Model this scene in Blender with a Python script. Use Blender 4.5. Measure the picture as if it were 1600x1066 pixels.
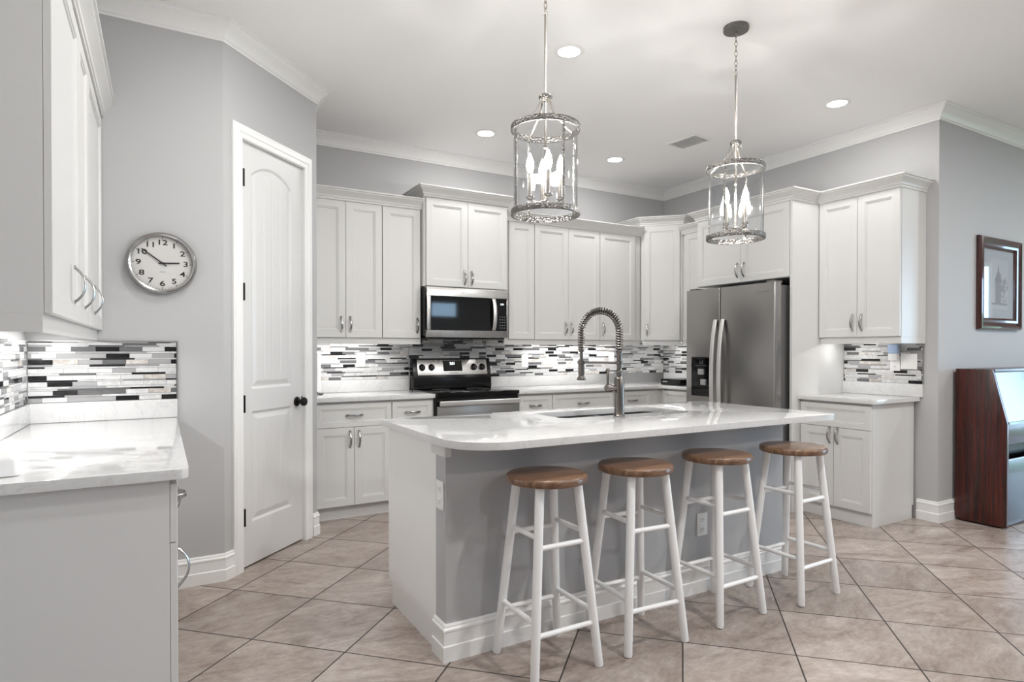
import bpy, bmesh, math, random
from mathutils import Vector, Matrix
random.seed(11)
PI = math.pi
for o in list(bpy.data.objects):
    bpy.data.objects.remove(o)
S = bpy.context.scene
COL = S.collection

# ------------------------------------------------------------------ camera
cam = bpy.data.cameras.new('camera')
cam.sensor_width = 36.0
cam.lens = 963.1 / 1600 * 36
cam.shift_x = (800 - 810.5) / 1600
cam.shift_y = (554.8 - 533) / 1600
cam.clip_start = 0.05
cam_o = bpy.data.objects.new('camera', cam)
cam_o.location = (0, 0, 1.266)
cam_o.rotation_euler = (math.radians(90 - 0.45), 0, math.radians(-30.16))
COL.objects.link(cam_o)
S.camera = cam_o

# ------------------------------------------------------------------ world, exposure, lamp strengths
CAN_W = 6.2        # recessed lamps over the kitchen
FILL_L = 9.5        # added unseen lamps over the left aisle, to brighten the clock wall
FILL_R = 27.0        # added unseen lamps behind the camera, for fill light
BULB_E = 250.0        # candle bulbs
STRIP_E = 33.0       # under cabinet strips
WORLD = 8.0         # daylight

W = bpy.data.worlds.new('world')
S.world = W
W.use_nodes = True
bg = W.node_tree.nodes['Background']
bg.inputs['Color'].default_value = (0.55, 0.78, 1.0, 1)
bg.inputs['Strength'].default_value = WORLD
S.view_settings.view_transform = 'Standard'
S.view_settings.look = 'None'
S.view_settings.exposure = 0.40
S.view_settings.gamma = 1.0
S.cycles.use_denoising = True
S.cycles.max_bounces = 10
S.cycles.diffuse_bounces = 6
S.cycles.transparent_max_bounces = 24
S.cycles.sample_clamp_indirect = 6.0
S.cycles.caustics_reflective = False
S.cycles.caustics_refractive = False

H = 3.048           # ceiling
XL, YC = -0.56, 3.735          # left wall, clock wall
YA, XB = 5.21, 4.925           # back wall, right wall
YP = 2.36                      # wall with the framed picture
XR, YR = 9.5, -4.5             # far right and rear walls

# ------------------------------------------------------------------ materials
def mat(name, color, rough=0.5, metal=0.0, spec=0.5, coat=0.0, emit=None, estr=0.0):
    m = bpy.data.materials.new(name)
    m.use_nodes = True
    b = m.node_tree.nodes['Principled BSDF']
    b.inputs['Base Color'].default_value = (*color, 1)
    b.inputs['Roughness'].default_value = rough
    b.inputs['Metallic'].default_value = metal
    b.inputs['Specular IOR Level'].default_value = spec
    b.inputs['Coat Weight'].default_value = coat
    b.inputs['Coat Roughness'].default_value = 0.05
    if emit:
        b.inputs['Emission Color'].default_value = (*emit, 1)
        b.inputs['Emission Strength'].default_value = estr
    return m

def nd(m, t, **kw):
    n = m.node_tree.nodes.new(t)
    for k, v in kw.items():
        if k in n.inputs:
            n.inputs[k].default_value = v
        else:
            setattr(n, k, v)
    return n

def lk(m, a, ai, b, bi):
    m.node_tree.links.new(a.outputs[ai], b.inputs[bi])

def bsdf(m):
    return m.node_tree.nodes['Principled BSDF']

def ramp(m, stops):
    r = m.node_tree.nodes.new('ShaderNodeValToRGB')
    e = r.color_ramp.elements
    while len(e) < len(stops):
        e.new(0.5)
    for i, (p, c) in enumerate(stops):
        e[i].position = p
        e[i].color = (*c, 1) if len(c) == 3 else c
    return r

def coords(m, scale=(1, 1, 1), rot=(0, 0, 0), which='Object'):
    tc = nd(m, 'ShaderNodeTexCoord')
    mp = nd(m, 'ShaderNodeMapping')
    mp.inputs['Scale'].default_value = scale
    mp.inputs['Rotation'].default_value = rot
    lk(m, tc, which, mp, 'Vector')
    return mp

def bumped(m, scale, strength, dist=0.002, detail=3, sc=(1, 1, 1)):
    mp = coords(m, sc)
    n = nd(m, 'ShaderNodeTexNoise', Scale=scale, Detail=detail)
    lk(m, mp, 0, n, 'Vector')
    b = nd(m, 'ShaderNodeBump', Strength=strength, Distance=dist)
    lk(m, n, 0, b, 'Height')
    lk(m, b, 0, bsdf(m), 'Normal')
    return m

def streaked(name, c0, c1, scale, sc, rough, coat=0.0, dist=1.5, spec=0.5):
    """wood: streaks along one axis"""
    m = mat(name, c0, rough, coat=coat, spec=spec)
    mp = coords(m, sc)
    n = nd(m, 'ShaderNodeTexNoise', Scale=scale, Detail=6, Roughness=0.62, Distortion=dist)
    lk(m, mp, 0, n, 'Vector')
    r = ramp(m, [(0.34, c0), (0.66, c1)])
    lk(m, n, 0, r, 0)
    lk(m, r, 0, bsdf(m), 'Base Color')
    return m

M = {}
M['wall'] = bumped(mat('grey wall paint', (0.47, 0.47, 0.475), 0.6, spec=0.3), 140, 0.05)
M['ceiling'] = bumped(mat('white ceiling paint', (0.88, 0.88, 0.88), 0.75, spec=0.2), 60, 0.12)
M['trim'] = mat('white gloss trim paint', (0.82, 0.82, 0.815), 0.35)
M['cab'] = bumped(mat('white cabinet lacquer', (0.635, 0.633, 0.625), 0.38), 90, 0.02)
M['cabin'] = mat('cabinet inside shadow gap', (0.25, 0.25, 0.25), 0.6)
M['door'] = mat('white door paint', (0.66, 0.66, 0.656), 0.35)
M['greypanel'] = bumped(mat('grey island paint', (0.44, 0.445, 0.455), 0.55, spec=0.3), 140, 0.04)
M['plastic'] = mat('white plastic', (0.84, 0.84, 0.84), 0.35)
M['slot'] = mat('dark slot', (0.02, 0.02, 0.02), 0.5)
M['bronze'] = mat('oil rubbed bronze', (0.012, 0.011, 0.010), 0.35, metal=0.6)
M['black'] = mat('black enamel', (0.006, 0.006, 0.0065), 0.18, spec=0.28)
M['blackglass'] = mat('black glass', (0.004, 0.004, 0.0045), 0.04, spec=0.5)
M['ceramic'] = mat('black ceramic glass', (0.004, 0.004, 0.0045), 0.06, spec=0.28)
M['chrome'] = mat('brushed nickel', (0.42, 0.415, 0.41), 0.24, metal=1.0)
M['nickel'] = mat('polished nickel', (0.58, 0.54, 0.50), 0.18, metal=1.0)
M['faucet'] = mat('brushed steel faucet', (0.21, 0.192, 0.178), 0.22, metal=1.0)
M['hammered'] = bumped(mat('hammered nickel band', (0.21, 0.20, 0.19), 0.34, metal=1.0), 110, 1.0, 0.008, 1)
M['legpaint'] = bumped(mat('white painted stool legs', (0.84, 0.84, 0.84), 0.4), 40, 0.06)
M['paper'] = bumped(mat('paper towel', (0.86, 0.86, 0.86), 0.9), 220, 0.3)
M['seam'] = mat('dark gasket', (0.03, 0.03, 0.03), 0.6)
M['steelside'] = mat('grey fridge side', (0.16, 0.16, 0.16), 0.4, metal=0.3)
M['screen'] = mat('display grey', (0.30, 0.30, 0.30), 0.4)
M['digits'] = mat('lit clock digits', (0.8, 0.9, 0.9), 0.4, emit=(0.9, 1.0, 1.0), estr=1.6)
M['dial'] = mat('clock dial', (0.70, 0.69, 0.68), 0.5)
M['ink'] = mat('black ink', (0.012, 0.012, 0.012), 0.5)
M['greyink'] = mat('grey ink', (0.25, 0.25, 0.25), 0.5)
M['matboard'] = mat('picture mat board', (0.46, 0.50, 0.54), 0.7)
M['mahoganyframe'] = streaked('dark red picture frame', (0.022, 0.005, 0.004), (0.075, 0.016, 0.012), 18, (1, 1, 0.15), 0.2, coat=0.6)
M['piano'] = streaked('mahogany piano veneer', (0.008, 0.0022, 0.0018), (0.085, 0.012, 0.006), 9, (6, 9, 0.16), 0.25, coat=0.18, dist=0.6)
M['pianogloss'] = mat('black lacquer', (0.02, 0.02, 0.022), 0.20, spec=0.6, coat=0.35)
bsdf(M['pianogloss']).inputs['Coat Roughness'].default_value = 0.13
M['ivory'] = mat('ivory keys', (0.75, 0.73, 0.68), 0.3)
M['brass'] = mat('brass', (0.7, 0.52, 0.25), 0.25, metal=1.0)
M['bulb'] = mat('lit candle bulb', (1, 1, 1), 0.3, emit=(1.0, 0.965, 0.91), estr=BULB_E)
M['lens'] = mat('lit lamp lens', (1, 1, 1), 0.4, emit=(1.0, 0.97, 0.93), estr=10.0)
M['strip'] = mat('lit strip lens', (1, 1, 1), 0.4, emit=(1.0, 0.985, 0.96), estr=STRIP_E)
M['ductgrey'] = mat('grey vent duct', (0.46, 0.46, 0.46), 0.6)  # grey that stands in for shade between the vent slats
M['handlesteel'] = mat('satin steel handle', (0.74, 0.73, 0.72), 0.34, metal=1.0)
M['blueplastic'] = mat('pale blue translucent plastic', (0.45, 0.58, 0.80), 0.25)
M['grass'] = mat('garden lawn', (0.16, 0.22, 0.10), 0.9)

def stainless(name, c, rough, sc):
    m = mat(name, c, rough, metal=1.0)
    mp = coords(m, sc)
    n = nd(m, 'ShaderNodeTexNoise', Scale=40, Detail=4)
    lk(m, mp, 0, n, 'Vector')
    r = nd(m, 'ShaderNodeMapRange')
    r.inputs['To Min'].default_value = rough - 0.03
    r.inputs['To Max'].default_value = rough + 0.04
    lk(m, n, 0, r, 0)
    lk(m, r, 0, bsdf(m), 'Roughness')
    return m
M['steel'] = stainless('brushed stainless steel', (0.37, 0.358, 0.348), 0.25, (1, 1, 40))
M['steelh'] = stainless('brushed stainless steel bright', (0.45, 0.44, 0.43), 0.26, (1, 1, 40))
M['sinksteel'] = stainless('sink stainless steel', (0.22, 0.22, 0.22), 0.25, (30, 1, 1))

def clear_glass(name, tint=(1, 1, 1), refl=1.0):
    m = bpy.data.materials.new(name)
    m.use_nodes = True
    nt = m.node_tree
    nt.nodes.clear()
    out = nt.nodes.new('ShaderNodeOutputMaterial')
    mix = nt.nodes.new('ShaderNodeMixShader')
    tr = nt.nodes.new('ShaderNodeBsdfTransparent')
    gl = nt.nodes.new('ShaderNodeBsdfGlossy')
    tr.inputs['Color'].default_value = (*tint, 1)
    gl.inputs['Roughness'].default_value = 0.03
    lw = nt.nodes.new('ShaderNodeLayerWeight')
    pw = nt.nodes.new('ShaderNodeMath')
    pw.operation = 'POWER'
    pw.inputs[1].default_value = 4.0
    mul = nt.nodes.new('ShaderNodeMath')
    mul.operation = 'MULTIPLY_ADD'
    mul.inputs[1].default_value = 0.75 * refl
    mul.inputs[2].default_value = 0.045 * refl
    nt.links.new(lw.outputs['Facing'], pw.inputs[0])
    nt.links.new(pw.outputs[0], mul.inputs[0])
    nt.links.new(mul.outputs[0], mix.inputs[0])
    nt.links.new(tr.outputs[0], mix.inputs[1])
    nt.links.new(gl.outputs[0], mix.inputs[2])
    nt.links.new(mix.outputs[0], out.inputs['Surface'])
    return m
M['glass'] = clear_glass('pendant glass', (0.975, 0.98, 0.985), 0.9)
M['pane'] = clear_glass('window glass', (0.96, 0.98, 1.0), 0.6)
M['picglass'] = clear_glass('picture glass', (0.97, 0.97, 0.97), 0.9)

def quartz():
    m = mat('white quartz', (0.70, 0.70, 0.70), 0.05, spec=0.6)
    mp = coords(m)
    n = nd(m, 'ShaderNodeTexNoise', Scale=2.3, Detail=9, Roughness=0.62, Distortion=2.2)
    lk(m, mp, 0, n, 'Vector')
    r = ramp(m, [(0.40, (0.69, 0.69, 0.69)), (0.485, (0.69, 0.69, 0.69)), (0.50, (0.61, 0.61, 0.615)), (0.515, (0.69, 0.69, 0.69)), (0.66, (0.65, 0.65, 0.655))])
    lk(m, n, 0, r, 0)
    n2 = nd(m, 'ShaderNodeTexNoise', Scale=55, Detail=2)
    lk(m, mp, 0, n2, 'Vector')
    mix = nd(m, 'ShaderNodeMix', data_type='RGBA', blend_type='MULTIPLY')
    mix.inputs[0].default_value = 0.12
    lk(m, r, 0, mix, 6)
    lk(m, n2, 0, mix, 7)
    lk(m, mix, 2, bsdf(m), 'Base Color')
    return m
M['quartz'] = quartz()

def floor_tile():
    m = mat('stone look floor tile', (0.35, 0.29, 0.25), 0.32, spec=0.45)
    nt = m.node_tree
    s = 0.4557
    ox, oy = 0.985, 4.200
    c = math.cos(math.radians(-135)); sn = math.sin(math.radians(-135))
    tc = nd(m, 'ShaderNodeTexCoord')
    sub = nd(m, 'ShaderNodeVectorMath', operation='SUBTRACT')
    sub.inputs[1].default_value = (ox, oy, 0)
    lk(m, tc, 'Object', sub, 0)
    def dot(v):
        d = nd(m, 'ShaderNodeVectorMath', operation='DOT_PRODUCT')
        d.inputs[1].default_value = v
        lk(m, sub, 0, d, 0)
        return d
    def mth(op, a, b=None, ai=0, bi=0):
        n = nd(m, 'ShaderNodeMath', operation=op)
        if isinstance(a, (int, float)): n.inputs[0].default_value = a
        else: nt.links.new(a.outputs[ai], n.inputs[0])
        if b is not None:
            if isinstance(b, (int, float)): n.inputs[1].default_value = b
            else: nt.links.new(b.outputs[bi], n.inputs[1])
        return n
    i = dot((c / s, sn / s, 0)); j = dot((-sn / s, c / s, 0))
    fi, fj = mth('FLOOR', i, ai=1), mth('FLOOR', j, ai=1)
    ri, rj = mth('FRACT', i, ai=1), mth('FRACT', j, ai=1)
    def edge(r):
        a = mth('SUBTRACT', r, 0.5)
        b = mth('ABSOLUTE', a)
        return mth('SUBTRACT', 0.5, b)
    e = mth('MINIMUM', edge(ri), edge(rj))
    grout = mth('LESS_THAN', e, 0.0070)
    cell = nd(m, 'ShaderNodeCombineXYZ')
    nt.links.new(fi.outputs[0], cell.inputs[0]); nt.links.new(fj.outputs[0], cell.inputs[1])
    wn = nd(m, 'ShaderNodeTexWhiteNoise', noise_dimensions='2D')
    lk(m, cell, 0, wn, 'Vector')
    # every tile shows its own piece of the stone print, turned by quarter turns
    uv = nd(m, 'ShaderNodeCombineXYZ')
    nt.links.new(ri.outputs[0], uv.inputs[0]); nt.links.new(rj.outputs[0], uv.inputs[1])
    off = nd(m, 'ShaderNodeVectorMath', operation='SCALE')
    off.inputs['Scale'].default_value = 40
    lk(m, wn, 'Color', off, 0)
    add = nd(m, 'ShaderNodeVectorMath', operation='ADD')
    lk(m, uv, 0, add, 0); lk(m, off, 0, add, 1)
    vr = nd(m, 'ShaderNodeVectorRotate', rotation_type='Z_AXIS')
    ang = mth('MULTIPLY', wn, 0.9)
    ang2 = mth('ADD', ang, 0.35)
    lk(m, add, 0, vr, 'Vector'); nt.links.new(ang2.outputs[0], vr.inputs['Angle'])
    st = nd(m, 'ShaderNodeVectorMath', operation='MULTIPLY')
    st.inputs[1].default_value = (1.0, 2.0, 1)
    lk(m, vr, 0, st, 0)
    n1 = nd(m, 'ShaderNodeTexNoise', Scale=1.5, Detail=10, Roughness=0.66, Distortion=0.9)
    lk(m, st, 0, n1, 'Vector')
    n2 = nd(m, 'ShaderNodeTexNoise', Scale=10.0, Detail=12, Roughness=0.78, Distortion=0.5)
    lk(m, st, 0, n2, 'Vector')
    ad = mth('MULTIPLY', n2, 0.85)
    sm0 = mth('ADD', n1, ad)
    sm = mth('MULTIPLY', sm0, 0.6)
    r = ramp(m, [(0.40, (0.170, 0.126, 0.102)), (0.51, (0.305, 0.250, 0.218)), (0.61, (0.395, 0.338, 0.303)), (0.74, (0.54, 0.49, 0.455))])
    lk(m, sm, 0, r, 0)
    tone = nd(m, 'ShaderNodeMapRange')
    tone.inputs['To Min'].default_value = 0.86
    tone.inputs['To Max'].default_value = 1.06
    lk(m, wn, 'Value', tone, 0)
    tm = nd(m, 'ShaderNodeVectorMath', operation='SCALE')
    lk(m, r, 0, tm, 0); nt.links.new(tone.outputs[0], tm.inputs['Scale'])
    mix = nd(m, 'ShaderNodeMix', data_type='RGBA')
    nt.links.new(grout.outputs[0], mix.inputs[0])
    lk(m, tm, 0, mix, 6)
    mix.inputs[7].default_value = (0.035, 0.031, 0.028, 1)
    lk(m, mix, 2, bsdf(m), 'Base Color')
    ro = mth('MULTIPLY', grout, 0.5)
    ro2 = mth('ADD', ro, 0.30)
    nt.links.new(ro2.outputs[0], bsdf(m).inputs['Roughness'])
    b = nd(m, 'ShaderNodeBump', Strength=0.25, Distance=0.002)
    inv = mth('SUBTRACT', 1.0, grout)
    nt.links.new(inv.outputs[0], b.inputs['Height'])
    lk(m, b, 0, bsdf(m), 'Normal')
    return m
M['floor'] = floor_tile()

def seat_wood():
    m = mat('oiled oak seat', (0.30, 0.16, 0.075), 0.30, coat=0.25)
    nt = m.node_tree
    mp = coords(m, (1, 1, 1))
    sx = nd(m, 'ShaderNodeSeparateXYZ')
    lk(m, mp, 0, sx, 0)
    q = nd(m, 'ShaderNodeMath', operation='MULTIPLY'); q.inputs[1].default_value = 16.0
    nt.links.new(sx.outputs[1], q.inputs[0])
    f = nd(m, 'ShaderNodeMath', operation='FLOOR'); nt.links.new(q.outputs[0], f.inputs[0])
    wn = nd(m, 'ShaderNodeTexWhiteNoise', noise_dimensions='1D')
    nt.links.new(f.outputs[0], wn.inputs['W'])
    mp2 = coords(m, (2.0, 22, 8))
    n = nd(m, 'ShaderNodeTexNoise', Scale=3.2, Detail=7, Roughness=0.65, Distortion=0.8)
    lk(m, mp2, 0, n, 'Vector')
    a = nd(m, 'ShaderNodeMath', operation='MULTIPLY'); a.inputs[1].default_value = 0.34
    nt.links.new(wn.outputs['Value'], a.inputs[0])
    s = nd(m, 'ShaderNodeMath', operation='ADD')
    nt.links.new(n.outputs[0], s.inputs[0]); nt.links.new(a.outputs[0], s.inputs[1])
    r = ramp(m, [(0.38, (0.105, 0.052, 0.030)), (0.60, (0.210, 0.116, 0.066)), (0.86, (0.36, 0.22, 0.13))])
    lk(m, s, 0, r, 0)
    lk(m, r, 0, bsdf(m), 'Base Color')
    return m
M['seat'] = seat_wood()

def marble_tile(name, c0, c1, rough):
    m = mat(name, c0, rough)
    mp = coords(m)
    n = nd(m, 'ShaderNodeTexNoise', Scale=18, Detail=5, Roughness=0.6, Distortion=1.5)
    lk(m, mp, 0, n, 'Vector')
    r = ramp(m, [(0.38, c0), (0.62, c1)])
    lk(m, n, 0, r, 0)
    lk(m, r, 0, bsdf(m), 'Base Color')
    return m
MOSAIC = [mat('mosaic grout', (0.30, 0.30, 0.30), 0.8),
          marble_tile('mosaic white stone', (0.52, 0.52, 0.52), (0.66, 0.66, 0.66), 0.3),
          mat('mosaic white glass', (0.60, 0.605, 0.61), 0.08),
          mat('mosaic pale grey', (0.34, 0.34, 0.345), 0.15),
          mat('mosaic mid grey glass', (0.13, 0.13, 0.133), 0.1),
          mat('mosaic black glass', (0.012, 0.012, 0.013), 0.08),
          marble_tile('mosaic pearl', (0.42, 0.39, 0.36), (0.66, 0.63, 0.60), 0.2),
          mat('mosaic edge metal', (0.5, 0.5, 0.5), 0.3, metal=1.0)]

# ------------------------------------------------------------------ mesh helpers
Z3 = lambda u, v, n: (u, v, n)

def frame(O, U, N):
    """(u across, v up, n out) -> world"""
    O = Vector(O); U = Vector(U).normalized(); N = Vector(N).normalized()
    def T(u, v, n=0.0):
        p = O + U * u + Vector((0, 0, 1)) * v + N * n
        return (p.x, p.y, p.z)
    return T

class MB:
    def __init__(s):
        s.v = []; s.f = []; s.m = []
    def add(s, vs, fs, mi=0):
        k = len(s.v)
        s.v += [tuple(p) for p in vs]
        s.f += [tuple(i + k for i in f) for f in fs]
        s.m += [mi] * len(fs)
        return s
    def box(s, a, b, T=None, mi=0):
        (x0, y0, z0), (x1, y1, z1) = a, b
        c = [(x0, y0, z0), (x1, y0, z0), (x1, y1, z0), (x0, y1, z0), (x0, y0, z1), (x1, y0, z1), (x1, y1, z1), (x0, y1, z1)]
        if T: c = [T(*p) for p in c]
        return s.add(c, [(0, 3, 2, 1), (4, 5, 6, 7), (0, 1, 5, 4), (1, 2, 6, 5), (2, 3, 7, 6), (3, 0, 4, 7)], mi)
    def poly(s, pts, z0, z1, mi=0, T=None):
        n = len(pts)
        v = [(x, y, z0) for x, y in pts] + [(x, y, z1) for x, y in pts]
        if T: v = [T(*p) for p in v]
        f = [tuple(reversed(range(n))), tuple(range(n, 2 * n))] + [(i, (i + 1) % n, n + (i + 1) % n, n + i) for i in range(n)]
        return s.add(v, f, mi)
    def lathe(s, prof, c=(0, 0, 0), n=32, mi=0, axis='z', T=None, cap=True):
        v = []; f = []
        for (r, h) in prof:
            for i in range(n):
                a = 2 * PI * i / n
                p = (r * math.cos(a), r * math.sin(a), h)
                if axis == 'y': p = (p[0], p[2], p[1])
                if axis == 'x': p = (p[2], p[0], p[1])
                p = (p[0] + c[0], p[1] + c[1], p[2] + c[2])
                v.append(T(*p) if T else p)
        k = len(prof)
        for j in range(k - 1):
            for i in range(n):
                f.append((j * n + i, j * n + (i + 1) % n, (j + 1) * n + (i + 1) % n, (j + 1) * n + i))
        if cap:
            f.append(tuple(reversed(range(n)))); f.append(tuple(range((k - 1) * n, k * n)))
        return s.add(v, f, mi)
    def tube(s, path, r, n=10, mi=0, flat=None, ref=None, closed=False):
        """round tube along a path; r number or list; flat=(a,b) half sizes of an oval section, ref fixes its first axis"""
        P = [Vector(p) for p in path]
        k = len(P)
        v = []; f = []
        prev = None
        for j in range(k):
            if closed: t = (P[(j + 1) % k] - P[j - 1])
            else: t = P[min(j + 1, k - 1)] - P[max(j - 1, 0)]
            t.normalize()
            if prev is None:
                a = Vector(ref) if ref else (Vector((0, 0, 1)) if abs(t.z) < 0.9 else Vector((1, 0, 0)))
            else:
                a = prev
            a = (a - t * a.dot(t)).normalized()
            prev = a
            b = t.cross(a)
            rr = r[j] if isinstance(r, (list, tuple)) else r
            fa, fb = flat if flat else (1, 1)
            for i in range(n):
                q = 2 * PI * i / n
                p = P[j] + a * (math.cos(q) * rr * fa) + b * (math.sin(q) * rr * fb)
                v.append((p.x, p.y, p.z))
        for j in range(k if closed else k - 1):
            jj = (j + 1) % k
            for i in range(n):
                f.append((j * n + i, j * n + (i + 1) % n, jj * n + (i + 1) % n, jj * n + i))
        if not closed:
            f.append(tuple(reversed(range(n)))); f.append(tuple(range((k - 1) * n, k * n)))
        return s.add(v, f, mi)
    def sweep(s, path, prof, T=Z3, closed=False, mi=0, side=1):
        """mitred moulding: path in the (u,v) plane, closed profile of (offset, n); offset to the left of travel times side"""
        P = [Vector((p[0], p[1])) for p in path]
        k = len(P); m = len(prof)
        def nrm(a, b):
            d = (b - a).normalized()
            return Vector((-d.y, d.x)) * side
        v = []; f = []
        for j in range(k):
            if closed:
                n0, n1 = nrm(P[j - 1], P[j]), nrm(P[j], P[(j + 1) % k])
            else:
                n0 = nrm(P[j - 1], P[j]) if j > 0 else nrm(P[j], P[j + 1])
                n1 = nrm(P[j], P[j + 1]) if j < k - 1 else n0
            w = n0 + n1
            w = w / (1 + n0.dot(n1))
            for (o, h) in prof:
                q = P[j] + w * o
                v.append(T(q.x, q.y, h))
        for j in range(k if closed else k - 1):
            jj = (j + 1) % k
            for i in range(m):
                ii = (i + 1) % m
                f.append((j * m + i, jj * m + i, jj * m + ii, j * m + ii))
        if not closed:
            f.append(tuple(range(m))); f.append(tuple(reversed(range((k - 1) * m, k * m))))
        return s.add(v, f, mi)
    def build(s, name, mats, parent=None, bevel=0.0, seg=2, smooth=False, angle=35, local=False):
        me = bpy.data.meshes.new(name)
        bm = bmesh.new()
        inv = None
        if parent is not None and not local:
            inv = root_matrix(parent).inverted()
        vs = [bm.verts.new(inv @ Vector(p) if inv else p) for p in s.v]
        for f, mi in zip(s.f, s.m):
            try:
                fc = bm.faces.new([vs[i] for i in f])
                fc.material_index = mi
            except ValueError:
                pass
        if bevel > 0:
            bmesh.ops.remove_doubles(bm, verts=bm.verts, dist=1e-6)
        bmesh.ops.recalc_face_normals(bm, faces=bm.faces)
        if bevel > 0:
            ed = [e for e in bm.edges if len(e.link_faces) == 2 and e.calc_face_angle(0) > math.radians(30)]
            bmesh.ops.bevel(bm, geom=ed, offset=bevel, offset_type='OFFSET', segments=seg, profile=0.6, affect='EDGES', clamp_overlap=True)
        if smooth or bevel > 0:
            for fc in bm.faces: fc.smooth = True
            for e in bm.edges:
                if len(e.link_faces) == 2 and e.calc_face_angle(0) > math.radians(angle):
                    e.smooth = False
        bm.to_mesh(me); bm.free()
        for q in (mats if isinstance(mats, (list, tuple)) else [mats]):
            me.materials.append(q)
        o = bpy.data.objects.new(name, me)
        COL.objects.link(o)
        if parent is not None: o.parent = parent
        return o

def root_matrix(o):
    m = Matrix.Identity(4)
    while o is not None:
        m = (Matrix.Translation(o.location) @ o.rotation_euler.to_matrix().to_4x4()) @ m
        o = o.parent
    return m

def tag(o, label, cat, group=None):
    o['label'] = label; o['category'] = cat
    if group: o['group'] = group
    return o

def thing(name, label, cat, loc=(0, 0, 0), rz=0.0, group=None):
    o = bpy.data.objects.new(name, None)
    o.empty_display_size = 0.1
    o.location = loc; o.rotation_euler = (0, 0, rz)
    COL.objects.link(o)
    return tag(o, label, cat, group)

def struct(o):
    o['kind'] = 'structure'
    return o

def dup(root, loc, rz, label, group=None):
    r = root.copy(); COL.objects.link(r)
    r.location = loc; r.rotation_euler = (0, 0, rz); r['label'] = label
    if group: r['group'] = group
    for ch in list(root.children):
        c = ch.copy(); COL.objects.link(c); c.parent = r
        for g in list(ch.children):
            d = g.copy(); COL.objects.link(d); d.parent = c
    return r

def rrect(x0, x1, y0, y1, r, n=8):
    """rounded rectangle; r = radii at (x0y0, x1y0, x1y1, x0y1)"""
    if not isinstance(r, (list, tuple)): r = (r,) * 4
    out = []
    for (cx, cy, a0, q) in ((x0 + r[0], y0 + r[0], PI, r[0]), (x1 - r[1], y0 + r[1], 1.5 * PI, r[1]), (x1 - r[2], y1 - r[2], 0, r[2]), (x0 + r[3], y1 - r[3], 0.5 * PI, r[3])):
        if q < 1e-5:
            out.append((cx, cy)); continue
        for i in range(n + 1):
            a = a0 + 0.5 * PI * i / n
            out.append((cx + q * math.cos(a), cy + q * math.sin(a)))
    return out

def text_into(mb, txt, size, T, mi=0, depth=0.0006, bold=0.0):
    cu = bpy.data.curves.new('lettering', 'FONT')
    cu.body = txt; cu.size = size; cu.align_x = 'CENTER'; cu.align_y = 'CENTER'
    cu.offset = bold
    ob = bpy.data.objects.new('lettering', cu)
    me = ob.to_mesh()
    vs = [T(p.co.x, p.co.y, depth) for p in me.vertices]
    fs = [tuple(p.vertices) for p in me.polygons]
    mb.add(vs, fs, mi)
    ob.to_mesh_clear()
    bpy.data.objects.remove(ob); bpy.data.curves.remove(cu)

# ------------------------------------------------------------------ room shell
def wall(name, a, b, m='wall'):
    return struct(MB().box(a, b).build(name, M[m]))

struct(MB().box((XL - .15, YR - .15, -.1), (XR + .15, YA + .15, 0)).build('floor', M['floor']))
struct(MB().box((XL - .15, YR - .15, H), (XR + .15, YA + .15, H + .1)).build('ceiling', M['ceiling']))
wall('wall_left', (XL - .15, YR - .15, 0), (XL, YA, H))
wall('wall_back', (XL - .15, YA, 0), (XB + .13, YA + .15, H))
w = MB()
w.box((XB, YP, 0), (XB + .13, YA, H))
w.box((XB + .13, YP, 0), (XR + .15, YP + .13, H))
struct(w.build('wall_right', M['wall']))
# pantry in the corner: straight wall with the clock, angled wall with the door
DT = frame((.30, YC, 0), (1, 1, 0), (1, -1, 0))        # angled wall, u along it
DL = .63 * 2 ** .5
D0, D1, DH = .140, .738, 2.470                         # door opening
w = MB()
w.poly([(XL, YC), (.30, YC), (.30 - .0497, YC + .12), (XL, YC + .12)], 0, H)
w.poly([(0.93, YA), (.93, 4.365), (.81, 4.365 + .05), (.81, YA)], 0, H)
w.box((0, 0, -.12), (D0, H, 0), DT)
w.box((D1, 0, -.12), (DL, H, 0), DT)
w.box((D0, DH, -.12), (D1, H, 0), DT)
struct(w.build('wall_pantry', M['wall']))
# rear wall with a small high window, far right wall with sliding glass doors
WX0, WX1, WZ0, WZ1 = 5.66, 6.40, 2.06, 2.46
w = MB()
w.box((XL, YR - .15, 0), (WX0, YR, H)); w.box((WX1, YR - .15, 0), (XR, YR, H))
w.box((WX0, YR - .15, 0), (WX1, YR, WZ0)); w.box((WX0, YR - .15, WZ1), (WX1, YR, H))
struct(w.build('wall_rear', M['wall']))
SY0, SY1, SZ = -1.70, 0.80, 2.45
w = MB()
w.box((XR, YR - .15, 0), (XR + .15, SY0, H)); w.box((XR, SY1, 0), (XR + .15, YP, H)); w.box((XR, SY0, SZ), (XR + .15, SY1, H))
struct(w.build('wall_far', M['wall']))
wf = MB()
wf.sweep([(WX0, WZ0), (WX1, WZ0), (WX1, WZ1), (WX0, WZ1)], [(0, 0), (0, .06), (.04, .06), (.04, 0)], lambda u, v, n: (u, YR - .1 + n, v), closed=True)
wo = struct(wf.build('window_1', M['trim']))
MB().box((WX0 + .03, YR - .075, WZ0 + .03), (WX1 - .03, YR - .069, WZ1 - .03)).build('pane', M['pane'], wo)
wf = MB()
wf.sweep([(SY0, .0), (SY1, .0), (SY1, SZ), (SY0, SZ)], [(0, 0), (0, .08), (.06, .08), (.06, 0)], lambda u, v, n: (XR + .04 + n, u, v), closed=True)
for k in range(1, 2):
    yy = SY0 + (SY1 - SY0) * k / 2
    wf.box((XR + .05, yy - .04, .05), (XR + .11, yy + .04, SZ - .05))
wo = struct(wf.build('window_2', M['trim']))
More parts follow.
